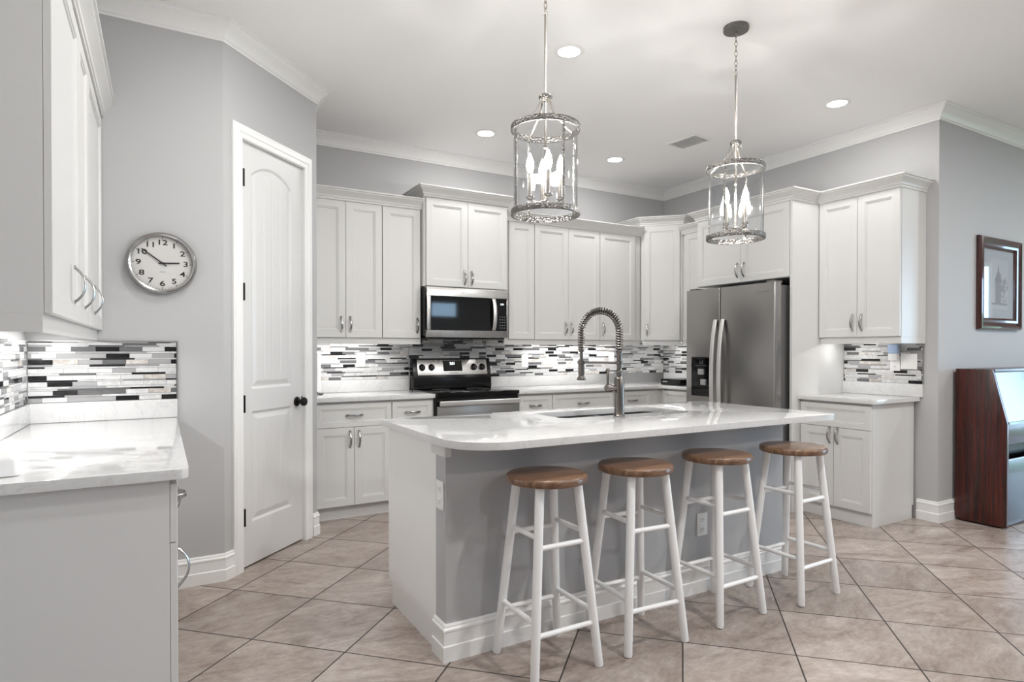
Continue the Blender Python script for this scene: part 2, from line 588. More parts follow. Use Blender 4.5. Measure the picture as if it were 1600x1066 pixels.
MB().box((XR + .075, SY0 + .05, .05), (XR + .081, SY1 - .05, SZ - .05)).build('pane', M['pane'], wo)
struct(MB().box((XR + .16, -12, -.25), (26, 12, -.12)).build('ground', M['grass']))

# crown moulding round the kitchen
CR = [(0, 0), (.008, 0), (.008, .012), (.016, .016), (.022, .030), (.040, .052), (.062, .068), (.070, .074), (.070, .084), (.084, .090), (.084, .098), (0, .098)]
CR = [(a, H - .098 + b - .0005) for a, b in CR]
cp = [(XL, YR), (XL, YC), (.30, YC), (.93, 4.365), (.93, YA), (XB, YA), (XB, YP), (XR, YP), (XR, YR)]
struct(MB().sweep(cp, CR, side=-1, closed=True).build('trim_1', M['trim'], smooth=True, angle=25))
BBP = [(0, 0), (.018, 0), (.018, .062), (.013, .066), (.013, .118), (.016, .122), (.016, .130), (.010, .137), (.010, .143), (.006, .150), (0, .150)]
def baseboard(name, path, ends=None, side=-1):
    return struct(MB().sweep(path, BBP, side=side).build(name, M['trim'], smooth=True, angle=25))
def dpt(u): p = DT(u, 0, 0); return (p[0], p[1])
baseboard('baseboard_pantry', [(.07, YC), (.30, YC), dpt(D0 - .078)])
baseboard('baseboard_back', [dpt(D1 + .088), (.93, 4.365), (.93, 4.63)])
baseboard('baseboard_right', [(XB, 2.50), (XB, YP), (XR, YP)])
baseboard('baseboard_left', [(XL, YR), (XL, 2.07)])

# pantry door: raised panels, arched top, plank grooves
def sdf_panel(u, v, u0, u1, v0, v1, rise):
    d = min(u - u0, u1 - u, v - v0)
    if rise > 0:
        c = (u0 + u1) / 2; h = (u1 - u0) / 2
        R = (h * h + rise * rise) / (2 * rise)
        cy = v1 + rise - R
        if v > cy: d = min(d, R - math.hypot(u - c, v - cy))
    else:
        d = min(d, v1 - v)
    return d
DW, DHh = D1 - D0, DH - .012
def dn(u, v):
    best = max(sdf_panel(u, v, .10, DW - .115, 1.03, 2.285, .075), sdf_panel(u, v, .10, DW - .115, .25, .895, 0))
    if best <= 0: return 0.0
    if best < .010: return -.009 * best / .010
    if best < .016: return -.009
    if best < .046: return -.009 + .008 * (best - .016) / .030
    g = ((u - .10) % .0766) 
    k = -.001
    if abs(g - .0383) < .005: k -= .003 * (1 - abs(g - .0383) / .005)
    return k
nu, nv = 120, 492
door = MB()
T = DT
vs = []; fs = []
for j in range(nv + 1):
    for i in range(nu + 1):
        u = DW * i / nu; v = DHh * j / nv
        vs.append(T(D0 + .002 + u * (DW - .004) / DW, .010 + v * (DHh - .002) / DHh, -.012 + dn(u, v)))
for j in range(nv):
    for i in range(nu):
        a = j * (nu + 1) + i
        fs.append((a, a + 1, a + nu + 2, a + nu + 1))
door.add(vs, fs)
door.box((D0 + .002, .010, -.047), (D1 - .002, DH - .004, -.024), DT)
do = struct(door.build('door_1', M['door'], smooth=True, angle=50))
# casing
CS = [(0, 0), (0, .012), (.006, .016), (.030, .016), (.036, .020), (.062, .020), (.068, .014), (.078, .014), (.078, 0)]
MB().sweep([(D0, 0), (D0, DH), (D1, DH), (D1, 0)], [(a, b + .0005) for a, b in CS], DT, side=1).build('casing', M['trim'], do, smooth=True, angle=25)
jb = MB()
jb.box((D0 - .001, 0, -.119), (D0 + .001, DH, -.0005), DT); jb.box((D1 - .001, 0, -.119), (D1 + .001, DH, -.0005), DT); jb.box((D0, DH - .002, -.119), (D1, DH + .001, -.0005), DT)
jb.build('jamb', M['trim'], do)
for z in (.305, .957, 1.60, 2.252):
    hb = MB().box((D0 + .002, z - .047, -.0125), (D0 + .017, z + .047, .009), DT)
    hb.lathe([(.0065, -.050), (.0065, .050)], (0, 0, 0), 10, T=lambda x, y, q, z=z: DT(D0 + .0095 + x, z + q, .011 + y))
    hb.build('hinge', M['bronze'], do)
kb = MB()
KT = lambda x, y, q: DT(D1 - .062 + x, .930 + y, -.012 + q)
kb.lathe([(.030, 0), (.032, .004), (.028, .010), (.013, .013), (.012, .034), (.020, .038), (.0275, .046), (.029, .056), (.025, .066), (.012, .071), (.002, .072)], n=28, T=KT)
kb.box((.050, -.03, 0), (.061, .03, .002), KT)
kb.build('door_knob', M['bronze'], do, smooth=True)

# ------------------------------------------------------------------ mosaic backsplash
def mosaic(name, label, faces, edge=True):
    """faces: list of (T, u0, u1, v0, v1)"""
    mb = MB()
    for (T, u0, u1, v0, v1, e0, e1) in faces:
        mb.box((u0, v0, .0005), (u1, v1, .0045), T, 0)
        v = v0 + .001
        seq = [(.0235, .100, .55), (.0105, .150, .45), (.0235, .100, .55), (.0085, .150, .5), (.0105, .150, .4), (.0235, .100, .55), (.0075, .190, .5)]
        k = 0
        while v < v1 - .004:
            h, L, _ = seq[k % len(seq)]; k += 1
            h = min(h, v1 - v)
            u = u0 - random.random() * L
            last = None
            while u < u1:
                a, b = max(u, u0 + .001), min(u + L, u1 - .001)
                u += L
                if b - a < .004: continue
                q = random.random()
                if h > .02:
                    mi = 1 if q < .34 else 2 if q < .50 else 3 if q < .64 else 4 if q < .76 else 5 if q < .92 else 6
                else:
                    mi = 1 if q < .40 else 2 if q < .56 else 3 if q < .72 else 4 if q < .85 else 5
                if mi == last and mi == 5: mi = 1
                last = mi
                mb.box((a, v, .004), (b - .0018, v + h - .0018, .0075 + random.uniform(0, .0008)), T, mi)
            v += h
        if e0: mb.box((u0 - .004, v0, .0004), (u0, v1 + .004, .010), T, 7)
        if e1: mb.box((u1, v0, .0004), (u1 + .004, v1 + .004, .010), T, 7)
        if e0 or e1: mb.box((u0, v1, .0004), (u1, v1 + .004, .010), T, 7)
    o = mb.build(name, MOSAIC)
    tag(o, label, 'backsplash')
    return o
FA = frame((0, YA, 0), (1, 0, 0), (0, -1, 0))
FB = frame((XB, 0, 0), (0, -1, 0), (-1, 0, 0))       # u = -y
FL = frame((XL, 0, 0), (0, 1, 0), (1, 0, 0))         # u = y
FC = frame((0, YC, 0), (1, 0, 0), (0, -1, 0))
mosaic('tile_backsplash', 'black, white and grey strip mosaic below the wall clock, wrapping the left counter corner',
       [(FC, XL + .010, .074, 1.010, 1.308, False, True), (FL, 2.10, YC - .009, 1.010, 1.313, False, False)])
mosaic('tile_backsplash', 'long black, white and grey strip mosaic on the wall behind the range',
       [(FA, .94, 1.90, 1.015, 1.365, False, False), (FA, 1.90, 2.665, .90, 1.80, False, False), (FA, 2.665, XB - .010, 1.015, 1.365, False, False),
        (FB, -YA + .001, -4.09, 1.015, 1.365, False, False)])
mosaic('tile_backsplash', 'small square of strip mosaic behind switches, right of the refrigerator',
       [(FB, -3.075, -2.462, 1.012, 1.316, False, True)])

# ------------------------------------------------------------------ cabinets
CRC = [(0, 0), (.006, 0), (.006, .016), (.011, .019), (.014, .032), (.026, .048), (.040, .060), (.046, .066), (.046, .073), (.056, .078), (.056, .088), (0, .088)]

def shaker(mb, T, u0, u1, v0, v1, n0, t=.019, rail=.055):
    """overlay door leaf with recessed centre panel; n0 = back"""
    a = n0; b = n0 + t
    rings = [(0, a), (0, b - .0015), (.0015, b), (rail, b), (rail + .003, b - .004), (rail + .010, b - .004), (rail + .013, b - .009)]
    v = []
    for (i, n) in rings:
        v += [T(u0 + i, v0 + i, n), T(u1 - i, v0 + i, n), T(u1 - i, v1 - i, n), T(u0 + i, v1 - i, n)]
    f = [(3, 2, 1, 0)]
    for k in range(len(rings) - 1):
        for i in range(4):
            j = (i + 1) % 4
            f.append((k * 4 + i, k * 4 + j, k * 4 + 4 + j, k * 4 + 4 + i))
    e = (len(rings) - 1) * 4
    f.append((e, e + 1, e + 2, e + 3))
    mb.add(v, f)

def pull(parent, T, u, v, n, vertical=True, L=.118, out=.030):
    mb = MB()
    K = 14
    P = []
    R = []
    for i in range(K + 1):
        t = i / K
        s = (t - .5) * L
        o = n + .001 + out * (1 - abs(2 * t - 1) ** 2.2)
        P.append(T(u, v + s, o) if vertical else T(u + s, v, o))
        R.append(.0074 - .0018 * math.sin(PI * t))
    U = Vector(T(1, 0, 0)) - Vector(T(0, 0, 0))
    ref = U if vertical else Vector((0, 0, 1))
    mb.tube(P, R, 8, flat=(1.25, .62), ref=ref)
    for s in (-.5, .5):
        q = T(u, v + s * L, n) if vertical else T(u + s * L, v, n)
        q2 = T(u, v + s * L, n + .004) if vertical else T(u + s * L, v, n + .004)
        mb.tube([q, q2], .0078, 10)
    return mb.build('handle', M['chrome'], parent, smooth=True)

def cabinet(label, T, u0, u1, v0, v1, depth, doors, name='upper_cabinet', group=None, rail=None, crown=None, body=True, kick=False, kickrec=.035, kick_side=0.0, cat='cabinet'):
    """T: front frame with n=0 at the carcass front. doors: list of dicts(u0,u1,v0,v1,h=(u,v,vertical)|None,kind)"""
    p = T(u0, v0 if not kick else 0, -depth / 2)
    t = thing(name, label, cat, p, 0, group)
    b = MB()
    b.box((u0 + .0005, v0, -depth), (u1 - .0005, v1, 0), T)
    b.build('carcass', M['cab'], t)
    for d in doors:
        mb = MB()
        shaker(mb, T, d['u'][0] + .0015, d['u'][1] - .0015, d['v'][0] + .0015, d['v'][1] - .0015, .0012, rail=d.get('rail', .055))
        do = mb.build(d.get('kind', 'door'), M['cab'], t)
        if d.get('h'):
            pull(do, T, d['h'][0], d['h'][1], .0205, d['h'][2] if len(d['h']) > 2 else True)
    if rail:
        q = MB()
        q.box((rail[0], v0 - .050, -.020), (rail[1], v0 - .0003, -.002), T)
        if len(rail) > 2:
            q.box((rail[2], v0 - .050, -depth), (rail[2] + .018, v0 - .0003, -.020), T)
        q.build('light_rail', M['cab'], t)
    if crown:
        # crown path given in plan, as world points
        MB().sweep(crown[0], [(a, v1 - .006 + b) for a, b in CRC], side=crown[1] if len(crown) > 1 else 1).build('crown_moulding', M['cab'], t, smooth=True, angle=22)
    if kick:
        MB().box((u0 + (kick_side if kick_side < 0 else 0), 0, -depth + .02), (u1 - .001, v0 - .0005, -kickrec), T).build('toe_kick', M['cab'], t)
    return t

def drw(u0, u1, h=True, v0=.690, v1=.866):
    return dict(u=(u0, u1), v=(v0, v1), kind='drawer', rail=.036, h=((u0 + u1) / 2, (v0 + v1) / 2, False) if h else None)

UB, UT = 1.365, 2.440
# ---- left wall uppers (one run of three doors)
UL = frame((-.272, 0, 0), (0, 1, 0), (1, 0, 0))      # u = y
cr_l = [(-.251, 2.08), (-.251, YC - .001)]
gaps = [2.083, 2.735, 3.07, YC - .004]
hy = [2.565, 2.895, 3.295]
cabinet('white wall cabinet at the left edge with three curved pulls', UL, 2.08, YC - .002, UB, UT, .287,
        [dict(u=(gaps[i], gaps[i + 1]), v=(UB, UT - .012), h=(hy[i], 1.488)) for i in range(3)],
        rail=(2.08, YC - .003, 2.08), crown=(cr_l, -1))
# ---- left base and its counter
BL = frame((.022, 0, 0), (0, 1, 0), (1, 0, 0))
cabinet('white base cabinet under the near left counter, grey in shade', BL, 2.105, YC - .002, .10, .8835, .58,
        [drw(2.108, 2.66), drw(2.66, 3.20), drw(3.20, YC - .005)] +
        [dict(u=(2.108, 2.66), v=(.105, .690), h=(2.16, .60)), dict(u=(2.66, 3.20), v=(.105, .690), h=(3.15, .60)), dict(u=(3.20, YC - .005), v=(.105, .690), h=(3.25, .60))],
        name='base_cabinet', kick=True, kickrec=.06)

def slab(name, label, outline, z0, z1, holes=(), splash=None, bevel=.006, cat='countertop'):
    me_bm = bmesh.new()
    loops = []
    for L in [outline] + list(holes):
        vs = [me_bm.verts.new((x, y, z1)) for x, y in L]
        loops += [me_bm.edges.new((vs[i], vs[(i + 1) % len(vs)])) for i in range(len(vs))]
    bmesh.ops.triangle_fill(me_bm, use_beauty=True, use_dissolve=False, edges=loops)
    for f in me_bm.faces:
        f.normal_update()
        if f.normal.z < 0: f.normal_flip()
    r = bmesh.ops.extrude_face_region(me_bm, geom=list(me_bm.faces))
    for g in r['geom']:
        if isinstance(g, bmesh.types.BMVert): g.co.z = z0
    bmesh.ops.recalc_face_normals(me_bm, faces=me_bm.faces)
    ed = [e for e in me_bm.edges if len(e.link_faces) == 2 and e.calc_face_angle(0) > math.radians(60) and abs(e.verts[0].co.z - e.verts[1].co.z) < 1e-4]
    bmesh.ops.bevel(me_bm, geom=ed, offset=bevel, offset_type='OFFSET', segments=3, profile=.55, affect='EDGES', clamp_overlap=True)
    for f in me_bm.faces: f.smooth = True
    for e in me_bm.edges:
        if len(e.link_faces) == 2 and e.calc_face_angle(0) > math.radians(40): e.smooth = False
    cx = sum(p[0] for p in outline) / len(outline); cy = sum(p[1] for p in outline) / len(outline)
    t = thing(name, label, cat, (cx, cy, z0))
    me = bpy.data.meshes.new('slab')
    bmesh.ops.translate(me_bm, verts=me_bm.verts, vec=(-cx, -cy, -z0))
    me_bm.to_mesh(me); me_bm.free()
    me.materials.append(M['quartz'])
    o = bpy.data.objects.new('slab', me); COL.objects.link(o); o.parent = t
    if splash:
        mb = MB()
        for a, b in splash: mb.box(a, b)
        mb.build('splash_strip', M['quartz'], t, bevel=.002)
    return t

CT0, CT1 = .884, .914
slab('countertop', 'white quartz counter nearest the camera at the left edge', rrect(XL + .001, .072, 2.075, YC - .001, (0, .035, 0, 0)), CT0, CT1,
     splash=[((XL + .0105, YC - .022, CT1), (.076, YC - .001, 1.009)), ((XL + .001, 2.08, CT1), (XL + .021, YC - .022, 1.009))])

# white desk device at the frame edge
dv = thing('charging_base', 'white plastic wedge shaped device on the left counter', 'device', (-.475, 2.245, CT1 + .001), .22)
pr = [(-.12, -.09), (.11, -.09), (.12, -.08), (.12, .08), (.11, .09), (-.12, .09)]
mb = MB()
v = [(x, y, 0) for x, y in pr] + [(x * .97, y * .95, .048 if x > 0 else .066) for x, y in pr] + [(x * .80, y * .78, .068 if x > 0 else .088) for x, y in pr]
n = 6
f = [tuple(reversed(range(n)))] + [(k * n + i, k * n + (i + 1) % n, (k + 1) * n + (i + 1) % n, (k + 1) * n + i) for k in range(2) for i in range(n)] + [tuple(range(12, 18))]
mb.add(v, f)
mb.build('housing', M['plastic'], dv, bevel=.006, seg=3, local=True)
MB().box((-.07, -.045, .0795), (.05, .045, .0825)).build('keypad', M['dial'], dv, local=True, bevel=.001)
dv.children[1].rotation_euler = (0, .09, 0)

# ---- back wall uppers
AU = frame((0, 4.881, 0), (1, 0, 0), (0, -1, 0))     # carcass front, doors stand 20 mm proud -> 4.86
yf = 4.861
def run(label, u0, u1, doors, rail, cpath, v0=UB, v1=UT, T=AU, depth=YA - 4.881 - .010, **kw):
    return cabinet(label, T, u0, u1, v0, v1, depth, doors, rail=rail, crown=(cpath, kw.pop('cs', 1)), **kw)
run('white wall cabinet with two paired pulls, beside the pantry corner', .935, 1.5515,
    [dict(u=(.965, 1.257), v=(UB, UT - .006), h=(1.222, 1.47)), dict(u=(1.257, 1.550), v=(UB, UT - .006), h=(1.292, 1.47))],
    (.935, 1.5515), [(.935, yf), (1.5515, yf)], cs=-1)
run('narrow single door wall cabinet touching the left side of the microwave', 1.552, 1.885,
    [dict(u=(1.553, 1.878), v=(UB, UT - .006), h=(1.846, 1.47))], (1.552, 1.885), [(1.552, yf), (1.8855, yf)], cs=-1)
AM = frame((0, 4.821, 0), (1, 0, 0), (0, -1, 0))
run('raised two door wall cabinet directly above the microwave', 1.887, 2.680,
    [dict(u=(1.905, 2.286), v=(1.80, 2.535), h=(2.254, 1.885)), dict(u=(2.286, 2.672), v=(1.80, 2.535), h=(2.320, 1.885))],
    None, [(1.886, YA - .002), (1.886, 4.801), (2.681, 4.801), (2.681, YA - .002)], v0=1.798, v1=2.545, T=AM, depth=YA - 4.821 - .012, cs=-1)
run('narrow white wall cabinet door touching the right side of the microwave', 2.684, 2.995,
    [dict(u=(2.722, 2.993), v=(UB, UT - .006))], (2.684, 2.995), [(2.684, yf), (2.9955, yf)], cs=-1)
run('white wall cabinet whose two doors meet behind the faucet spring', 2.996, 3.752,
    [dict(u=(2.997, 3.374), v=(UB, UT - .006), h=(3.340, 1.47)), dict(u=(3.374, 3.751), v=(UB, UT - .006), h=(3.408, 1.47))],
    (2.996, 3.752), [(2.996, yf), (3.7525, yf)], cs=-1)
run('single door wall cabinet between faucet arch and tall corner cabinet', 3.753, 4.284,
    [dict(u=(3.754, 4.205), v=(UB, UT - .006), h=(3.790, 1.47))], (3.753, 4.284), [(3.753, yf), (4.2845, yf)], cs=-1)
# corner cabinet, diagonal face
ct = thing('upper_cabinet', 'tall angled corner wall cabinet with a single door', 'cabinet', (4.6, 4.9, UB))
pl = [(4.300, 4.874), (4.589, 4.585), (XB - .011, 4.585), (XB - .011, YA - .011), (4.300, YA - .011)]
MB().poly(list(pl), UB, 2.545).build('carcass', M['cab'], ct)
CD = frame((4.300, 4.874, 0), (1, -1, 0), (-1, -1, 0))
LD = .289 * 2 ** .5
mb = MB(); shaker(mb, CD, .026, LD - .026, UB + .002, 2.538, .0012)
dd = mb.build('door', M['cab'], ct); pull(dd, CD, .058, 1.47, .0205)
off = .020
cpth = [(4.300, YA - .011), (4.300, 4.874), (4.589, 4.585), (XB - .011, 4.585)]
MB().sweep(cpth, [(a + .016, 2.545 - .006 + b) for a, b in CRC], side=-1).build('crown_moulding', M['cab'], ct, smooth=True, angle=22)
MB().box((.01, UB - .05, -.020), (LD - .01, UB - .0003, -.002), CD).build('light_rail', M['cab'], ct)
# ---- right wall uppers
BU = frame((4.596, 0, 0), (0, -1, 0), (-1, 0, 0))    # u=-y
xf = 4.576
cabinet('narrow wall cabinet squeezed between corner cabinet and refrigerator cabinet', BU, -4.583, -4.075, UB, UT, XB - 4.596 - .011,
        [dict(u=(-4.545, -4.08), v=(UB, UT - .006))], rail=(-4.583, -4.075), crown=([(xf, 4.583), (xf, 4.076)], -1))
cabinet('two door wall cabinet on the right, above the small mosaic square', BU, -3.075, -2.444, UB, UT, XB - 4.596 - .002,
        [dict(u=(-3.073, -2.760), v=(UB, UT - .006), h=(-2.795, 1.475)), dict(u=(-2.760, -2.446), v=(UB, UT - .006), h=(-2.725, 1.475))],
        rail=(-3.075, -2.446, -2.464), crown=([(xf, 3.074), (xf, 2.4435), (XB - .001, 2.4435)], -1))
# refrigerator cabinet with its tall side panel
BF = frame((4.268, 0, 0), (0, -1, 0), (-1, 0, 0))
fc = cabinet('deep white cabinet above the refrigerator, with tall side panel', BF, -4.072, -3.100, 1.838, UT, XB - 4.268 - .002,
        [dict(u=(-4.060, -3.572), v=(1.840, UT - .006), h=(-3.605, 1.945)), dict(u=(-3.572, -3.103), v=(1.840, UT - .006), h=(-3.538, 1.945))],
        crown=([(4.515, 4.0725), (4.247, 4.0725), (4.247, 3.0775), (4.519, 3.0775)], -1))
MB().box((4.248, 3.078, 0), (XB - .002, 3.099, UT)).build('side_panel', M['cab'], fc)

# ---- base cabinets on the back wall
AB = frame((0, 4.632, 0), (1, 0, 0), (0, -1, 0))
dB = YA - 4.632 - .002
BG = dict(name='base_cabinet', kick=True)
cabinet('white base cabinet with one wide drawer over two doors, beside the pantry', AB, .935, 1.545, .10, .8835, dB,
        [drw(.968, 1.543), dict(u=(.968, 1.256), v=(.103, .690), h=(1.222, .60)), dict(u=(1.256, 1.543), v=(.103, .690), h=(1.290, .60))], **BG)
cabinet('narrow base cabinet with one drawer, touching the left side of the range', AB, 1.5455, 1.898, .10, .8835, dB,
        [drw(1.547, 1.882), dict(u=(1.547, 1.882), v=(.103, .690), h=(1.60, .60))], **BG)
cabinet('narrow base cabinet with one drawer, touching the right side of the range', AB, 2.668, 3.030, .10, .8835, dB,
        [drw(2.680, 3.028), dict(u=(2.680, 3.028), v=(.103, .690), h=(2.99, .60))], **BG)
cabinet('base cabinet with a wide drawer showing behind the island sink', AB, 3.0305, 3.72, .10, .8835, dB,
        [drw(3.032, 3.718), dict(u=(3.032, 3.375), v=(.103, .690), h=(3.34, .60)), dict(u=(3.375, 3.718), v=(.103, .690), h=(3.41, .60))], **BG)
cabinet('base cabinet with one drawer showing just right of the faucet post', AB, 3.7205, 4.20, .10, .8835, dB,
        [drw(3.722, 4.198), dict(u=(3.722, 4.198), v=(.103, .690), h=(4.16, .60))], **BG)
cbt = thing('base_cabinet', 'corner base cabinet between back counter and refrigerator', 'cabinet', (4.6, 4.6, 0))
MB().poly([(4.2005, 4.632), (4.352, 4.632), (4.352, 4.082), (XB - .002, 4.082), (XB - .002, YA - .002), (4.2005, YA - .002)], .10, .8835).build('carcass', M['cab'], cbt)
CB = frame((4.352, 0, 0), (0, -1, 0), (-1, 0, 0))
mb = MB(); shaker(mb, CB, -4.60, -4.085, .69, .866, .0012, rail=.036); mb.build('drawer', M['cab'], cbt)
mb = MB(); shaker(mb, CB, -4.60, -4.085, .103, .687, .0012); mb.build('door', M['cab'], cbt)
MB().poly([(4.2005, 4.667), (4.387, 4.667), (4.387, 4.082), (4.9, 4.082), (4.9, 5.19), (4.2005, 5.19)], 0, .0995).build('toe_kick', M['cab'], cbt)

slab('countertop', 'white quartz counter between pantry corner and the range', rrect(.931, 1.898, 4.588, YA - .001, (0, .006, 0, 0)), CT0, CT1,
     splash=[((.931, YA - .022, CT1), (1.898, YA - .001, 1.014))])
inr = [(4.318 - .06 * (1 - math.cos(a)) , 4.588 - .06 + .06 * math.sin(a)) for a in ()]
outl = [(2.667, 4.588), (4.25, 4.588)] + [(4.25 + .06 * math.sin(a), 4.528 + .06 * math.cos(a)) for a in [PI / 2 * i / 8 for i in range(1, 9)]] + [(4.31, 4.081), (XB - .001, 4.081), (XB - .001, YA - .001), (2.667, YA - .001)]
slab('countertop', 'long white quartz counter right of the range, turning the corner', outl, CT0, CT1,
     splash=[((2.667, YA - .022, CT1), (XB - .001, YA - .001, 1.014)), ((XB - .022, 4.082, CT1), (XB - .001, YA - .022, 1.014))])

# ---- right base cabinet and counter
BB = frame((4.366, 0, 0), (0, -1, 0), (-1, 0, 0))
cabinet('white base cabinet with drawer over two doors at the right wall end', BB, -3.076, -2.516, .10, .8835, XB - 4.366 - .020,
        [drw(-3.074, -2.518, h=False), dict(u=(-3.074, -2.797), v=(.100, .690), h=(-2.828, .63)), dict(u=(-2.797, -2.518), v=(.100, .690), h=(-2.766, .63))],
        name='base_cabinet', kick=True, kickrec=.004)
slab('countertop', 'small white quartz counter right of the refrigerator panel', rrect(4.322, XB - .001, 2.478, 3.0765, (.03, .004, 0, 0)), CT0, CT1,
     splash=[((XB - .022, 2.458, CT1), (XB - .001, 3.0765, 1.011))])

# ------------------------------------------------------------------ island
IX0, IX1, IY0, IYK, IY1 = 1.000, 3.112, 2.312, 2.415, 3.040
isl = thing('kitchen_island', 'kitchen island with grey front and white end panel', 'island', ((IX0 + IX1) / 2, 2.65, 0))
mb = MB().box((IX0 + .02, IYK, .10), (IX1 - .02, IY1 - .022, .66))
mb.box((IX0 + .02, IYK, .6602), (1.74, IY1 - .022, .8835)); mb.box((2.67, IYK, .6602), (IX1 - .02, IY1 - .022, .8835))
mb.box((1.7402, IYK, .6602), (2.6698, 2.585, .8835)); mb.box((1.7402, 2.985, .6602), (2.6698, IY1 - .022, .8835))
mb.build('cabinet_body', M['cab'], isl)
MB().poly([(IYK, 0), (2.985, 0), (2.985, .10), (IY1 - .002, .10), (IY1 - .002, .8835), (IYK, .8835)], 0, .019, T=lambda u, v, n: (IX0 + .0005 + n, u, v)).build('end_panel', M['trim'], isl)
MB().poly([(IYK, 0), (2.985, 0), (2.985, .10), (IY1 - .002, .10), (IY1 - .002, .8835), (IYK, .8835)], 0, .019, T=lambda u, v, n: (IX1 - .0195 + n, u, v)).build('end_panel', M['trim'], isl)
MB().box((IX0, IY0, 0), (IX1, IYK - .0005, .8835)).build('knee_wall', M['greypanel'], isl)
MB().box((IX0 + .019, IY0 - .014, .832), (IX1 + .01, IY0 - .0005, .8835)).build('support_rail', M['greypanel'], isl)
MB().box((IX0 - .010, IY0 - .016, .832), (IX0 + .0185, IYK + .03, .8835)).build('corner_block', M['cab'], isl, bevel=.002)
MB().sweep([(IX0 - .0005, IYK + .005), (IX0 - .0005, IY0 - .0005), (IX1 + .0005, IY0 - .0005), (IX1 + .0005, IYK)], BBP, side=-1).build('baseboard', M['trim'], isl, smooth=True, angle=25)
MB().box((IX0 + .03, 2.93, 0), (IX1 - .03, 2.985, .0995)).build('toe_kick', M['cab'], isl)
IF = frame((0, IY1 - .0215, 0), (-1, 0, 0), (0, 1, 0))
us = [-3.09, -2.65, -1.72, -1.02]
for i in range(3):
    mb = MB(); shaker(mb, IF, us[i] + .002, us[i + 1] - .002, .103, .687, .0012); d = mb.build('door', M['cab'], isl); pull(d, IF, us[i] + .05, .60, .0205)
    mb = MB(); shaker(mb, IF, us[i] + .002, us[i + 1] - .002, .691, .866, .0012, rail=.036); mb.build('drawer', M['cab'], isl)

SX0, SX1, SYa, SYb = 1.79, 2.62, 2.625, 2.935
slab('countertop', 'large white quartz island top with rounded near corner', rrect(.962, 3.238, 2.056, 3.060, (.21, .05, .02, .02), 14), CT0, CT1,
     holes=[list(reversed(rrect(SX0, SX1, SYa, SYb, .05, 6)))], bevel=.007)
sk = thing('kitchen_sink', 'stainless undermount double bowl sink in the island top', 'sink', ((SX0 + SX1) / 2, (SYa + SYb) / 2, .70))
def bowl(x0, x1):
    mb = MB()
    y0, y1 = SYa - .004, SYb + .004
    n = 6
    rings = [(rrect(x0 - .015, x1 + .015, y0 - .015, y1 + .015, .06, n), CT0 - .0015), (rrect(x0, x1, y0, y1, .05, n), CT0 - .0015), (rrect(x0 + .006, x1 - .006, y0 + .006, y1 - .006, .05, n), .72),
             (rrect(x0 + .02, x1 - .02, y0 + .02, y1 - .02, .045, n), .702), (rrect(x0 + .05, x1 - .05, y0 + .05, y1 - .05, .03, n), .698)]
    vs = [(x, y, z) for L, z in rings for x, y in L]
    m = len(rings[0][0])
    fs = [(k * m + i, k * m + (i + 1) % m, (k + 1) * m + (i + 1) % m, (k + 1) * m + i) for k in range(len(rings) - 1) for i in range(m)]
    fs.append(tuple(range((len(rings) - 1) * m, len(rings) * m)))
    mb.add(vs, fs)
    o = mb.build('bowl', M['sinksteel'], sk, smooth=True, angle=50)
    MB().lathe([(.045, 0), (.045, .003), (.03, .002)], ((x0 + x1) / 2, (y0 + y1) / 2, .6985), 24).build('drain', M['chrome'], o, smooth=True)
bowl(SX0 - .004, 2.19); bowl(2.222, SX1 + .004)

# faucet
fx, fy = 2.113, 2.570
fa = thing('kitchen_faucet', 'tall steel spring neck faucet on the island top', 'faucet', (fx, fy, CT1))
FD = Vector((-.42, .91, 0)).normalized()          # towards the bowl
mb = MB()
mb.lathe([(.030, 0), (.031, .004), (.0285, .008), (.0268, .010), (.0268, .200), (.024, .206), (.0155, .212), (.0150, .235)], (fx, fy, CT1), 28)
mb.build('post', M['faucet'], fa, smooth=True)
mb = MB()
mb.lathe([(.0155, .2355), (.0175, .240), (.0175, .246), (.0135, .250), (.0135, .33), (.016, .333), (.016, .345), (.012, .347)], (fx, fy, CT1), 24)
mb.build('riser', M['faucet'], fa, smooth=True)
def fp(s, z): return (fx + FD.x * s, fy + FD.y * s, z)
R0 = .115
zc = 1.365
arc = [fp(0, 1.255 + (zc - 1.255) * i / 6) for i in range(6)] + [fp(R0 - R0 * math.cos(a), zc + R0 * math.sin(a)) for a in [PI * i / 36 for i in range(37)]] + [fp(2 * R0, zc - i * .02) for i in range(1, 6)]
MB().tube(arc, .0085, 12).build('hose', M['slot'], fa, smooth=True)
# spring coil wound along the arc
def along(path, n):
    P = [Vector(p) for p in path]
    d = [0]
    for a, b in zip(P, P[1:]): d.append(d[-1] + (b - a).length)
    out = []
    for k in range(n):
        s = d[-1] * k / (n - 1)
        i = max(j for j in range(len(d)) if d[j] <= s + 1e-9)
        i = min(i, len(P) - 2)
        q = (s - d[i]) / (d[i + 1] - d[i])
        out.append((P[i].lerp(P[i + 1], q), (P[i + 1] - P[i]).normalized()))
    return out
side = Vector((FD.y, -FD.x, 0))
turns = 42
pts = along(arc, turns * 10 + 1)
coil = []
for k, (p, t) in enumerate(pts):
    a = 2 * PI * k / 10
    b = t.cross(side)
    q = p + (side * math.cos(a) + b * math.sin(a)) * .0178
    coil.append((q.x, q.y, q.z))
MB().tube(coil, .0036, 6).build('spring', M['faucet'], fa, smooth=True)
mb = MB()
hp = fp(2 * R0, 0)
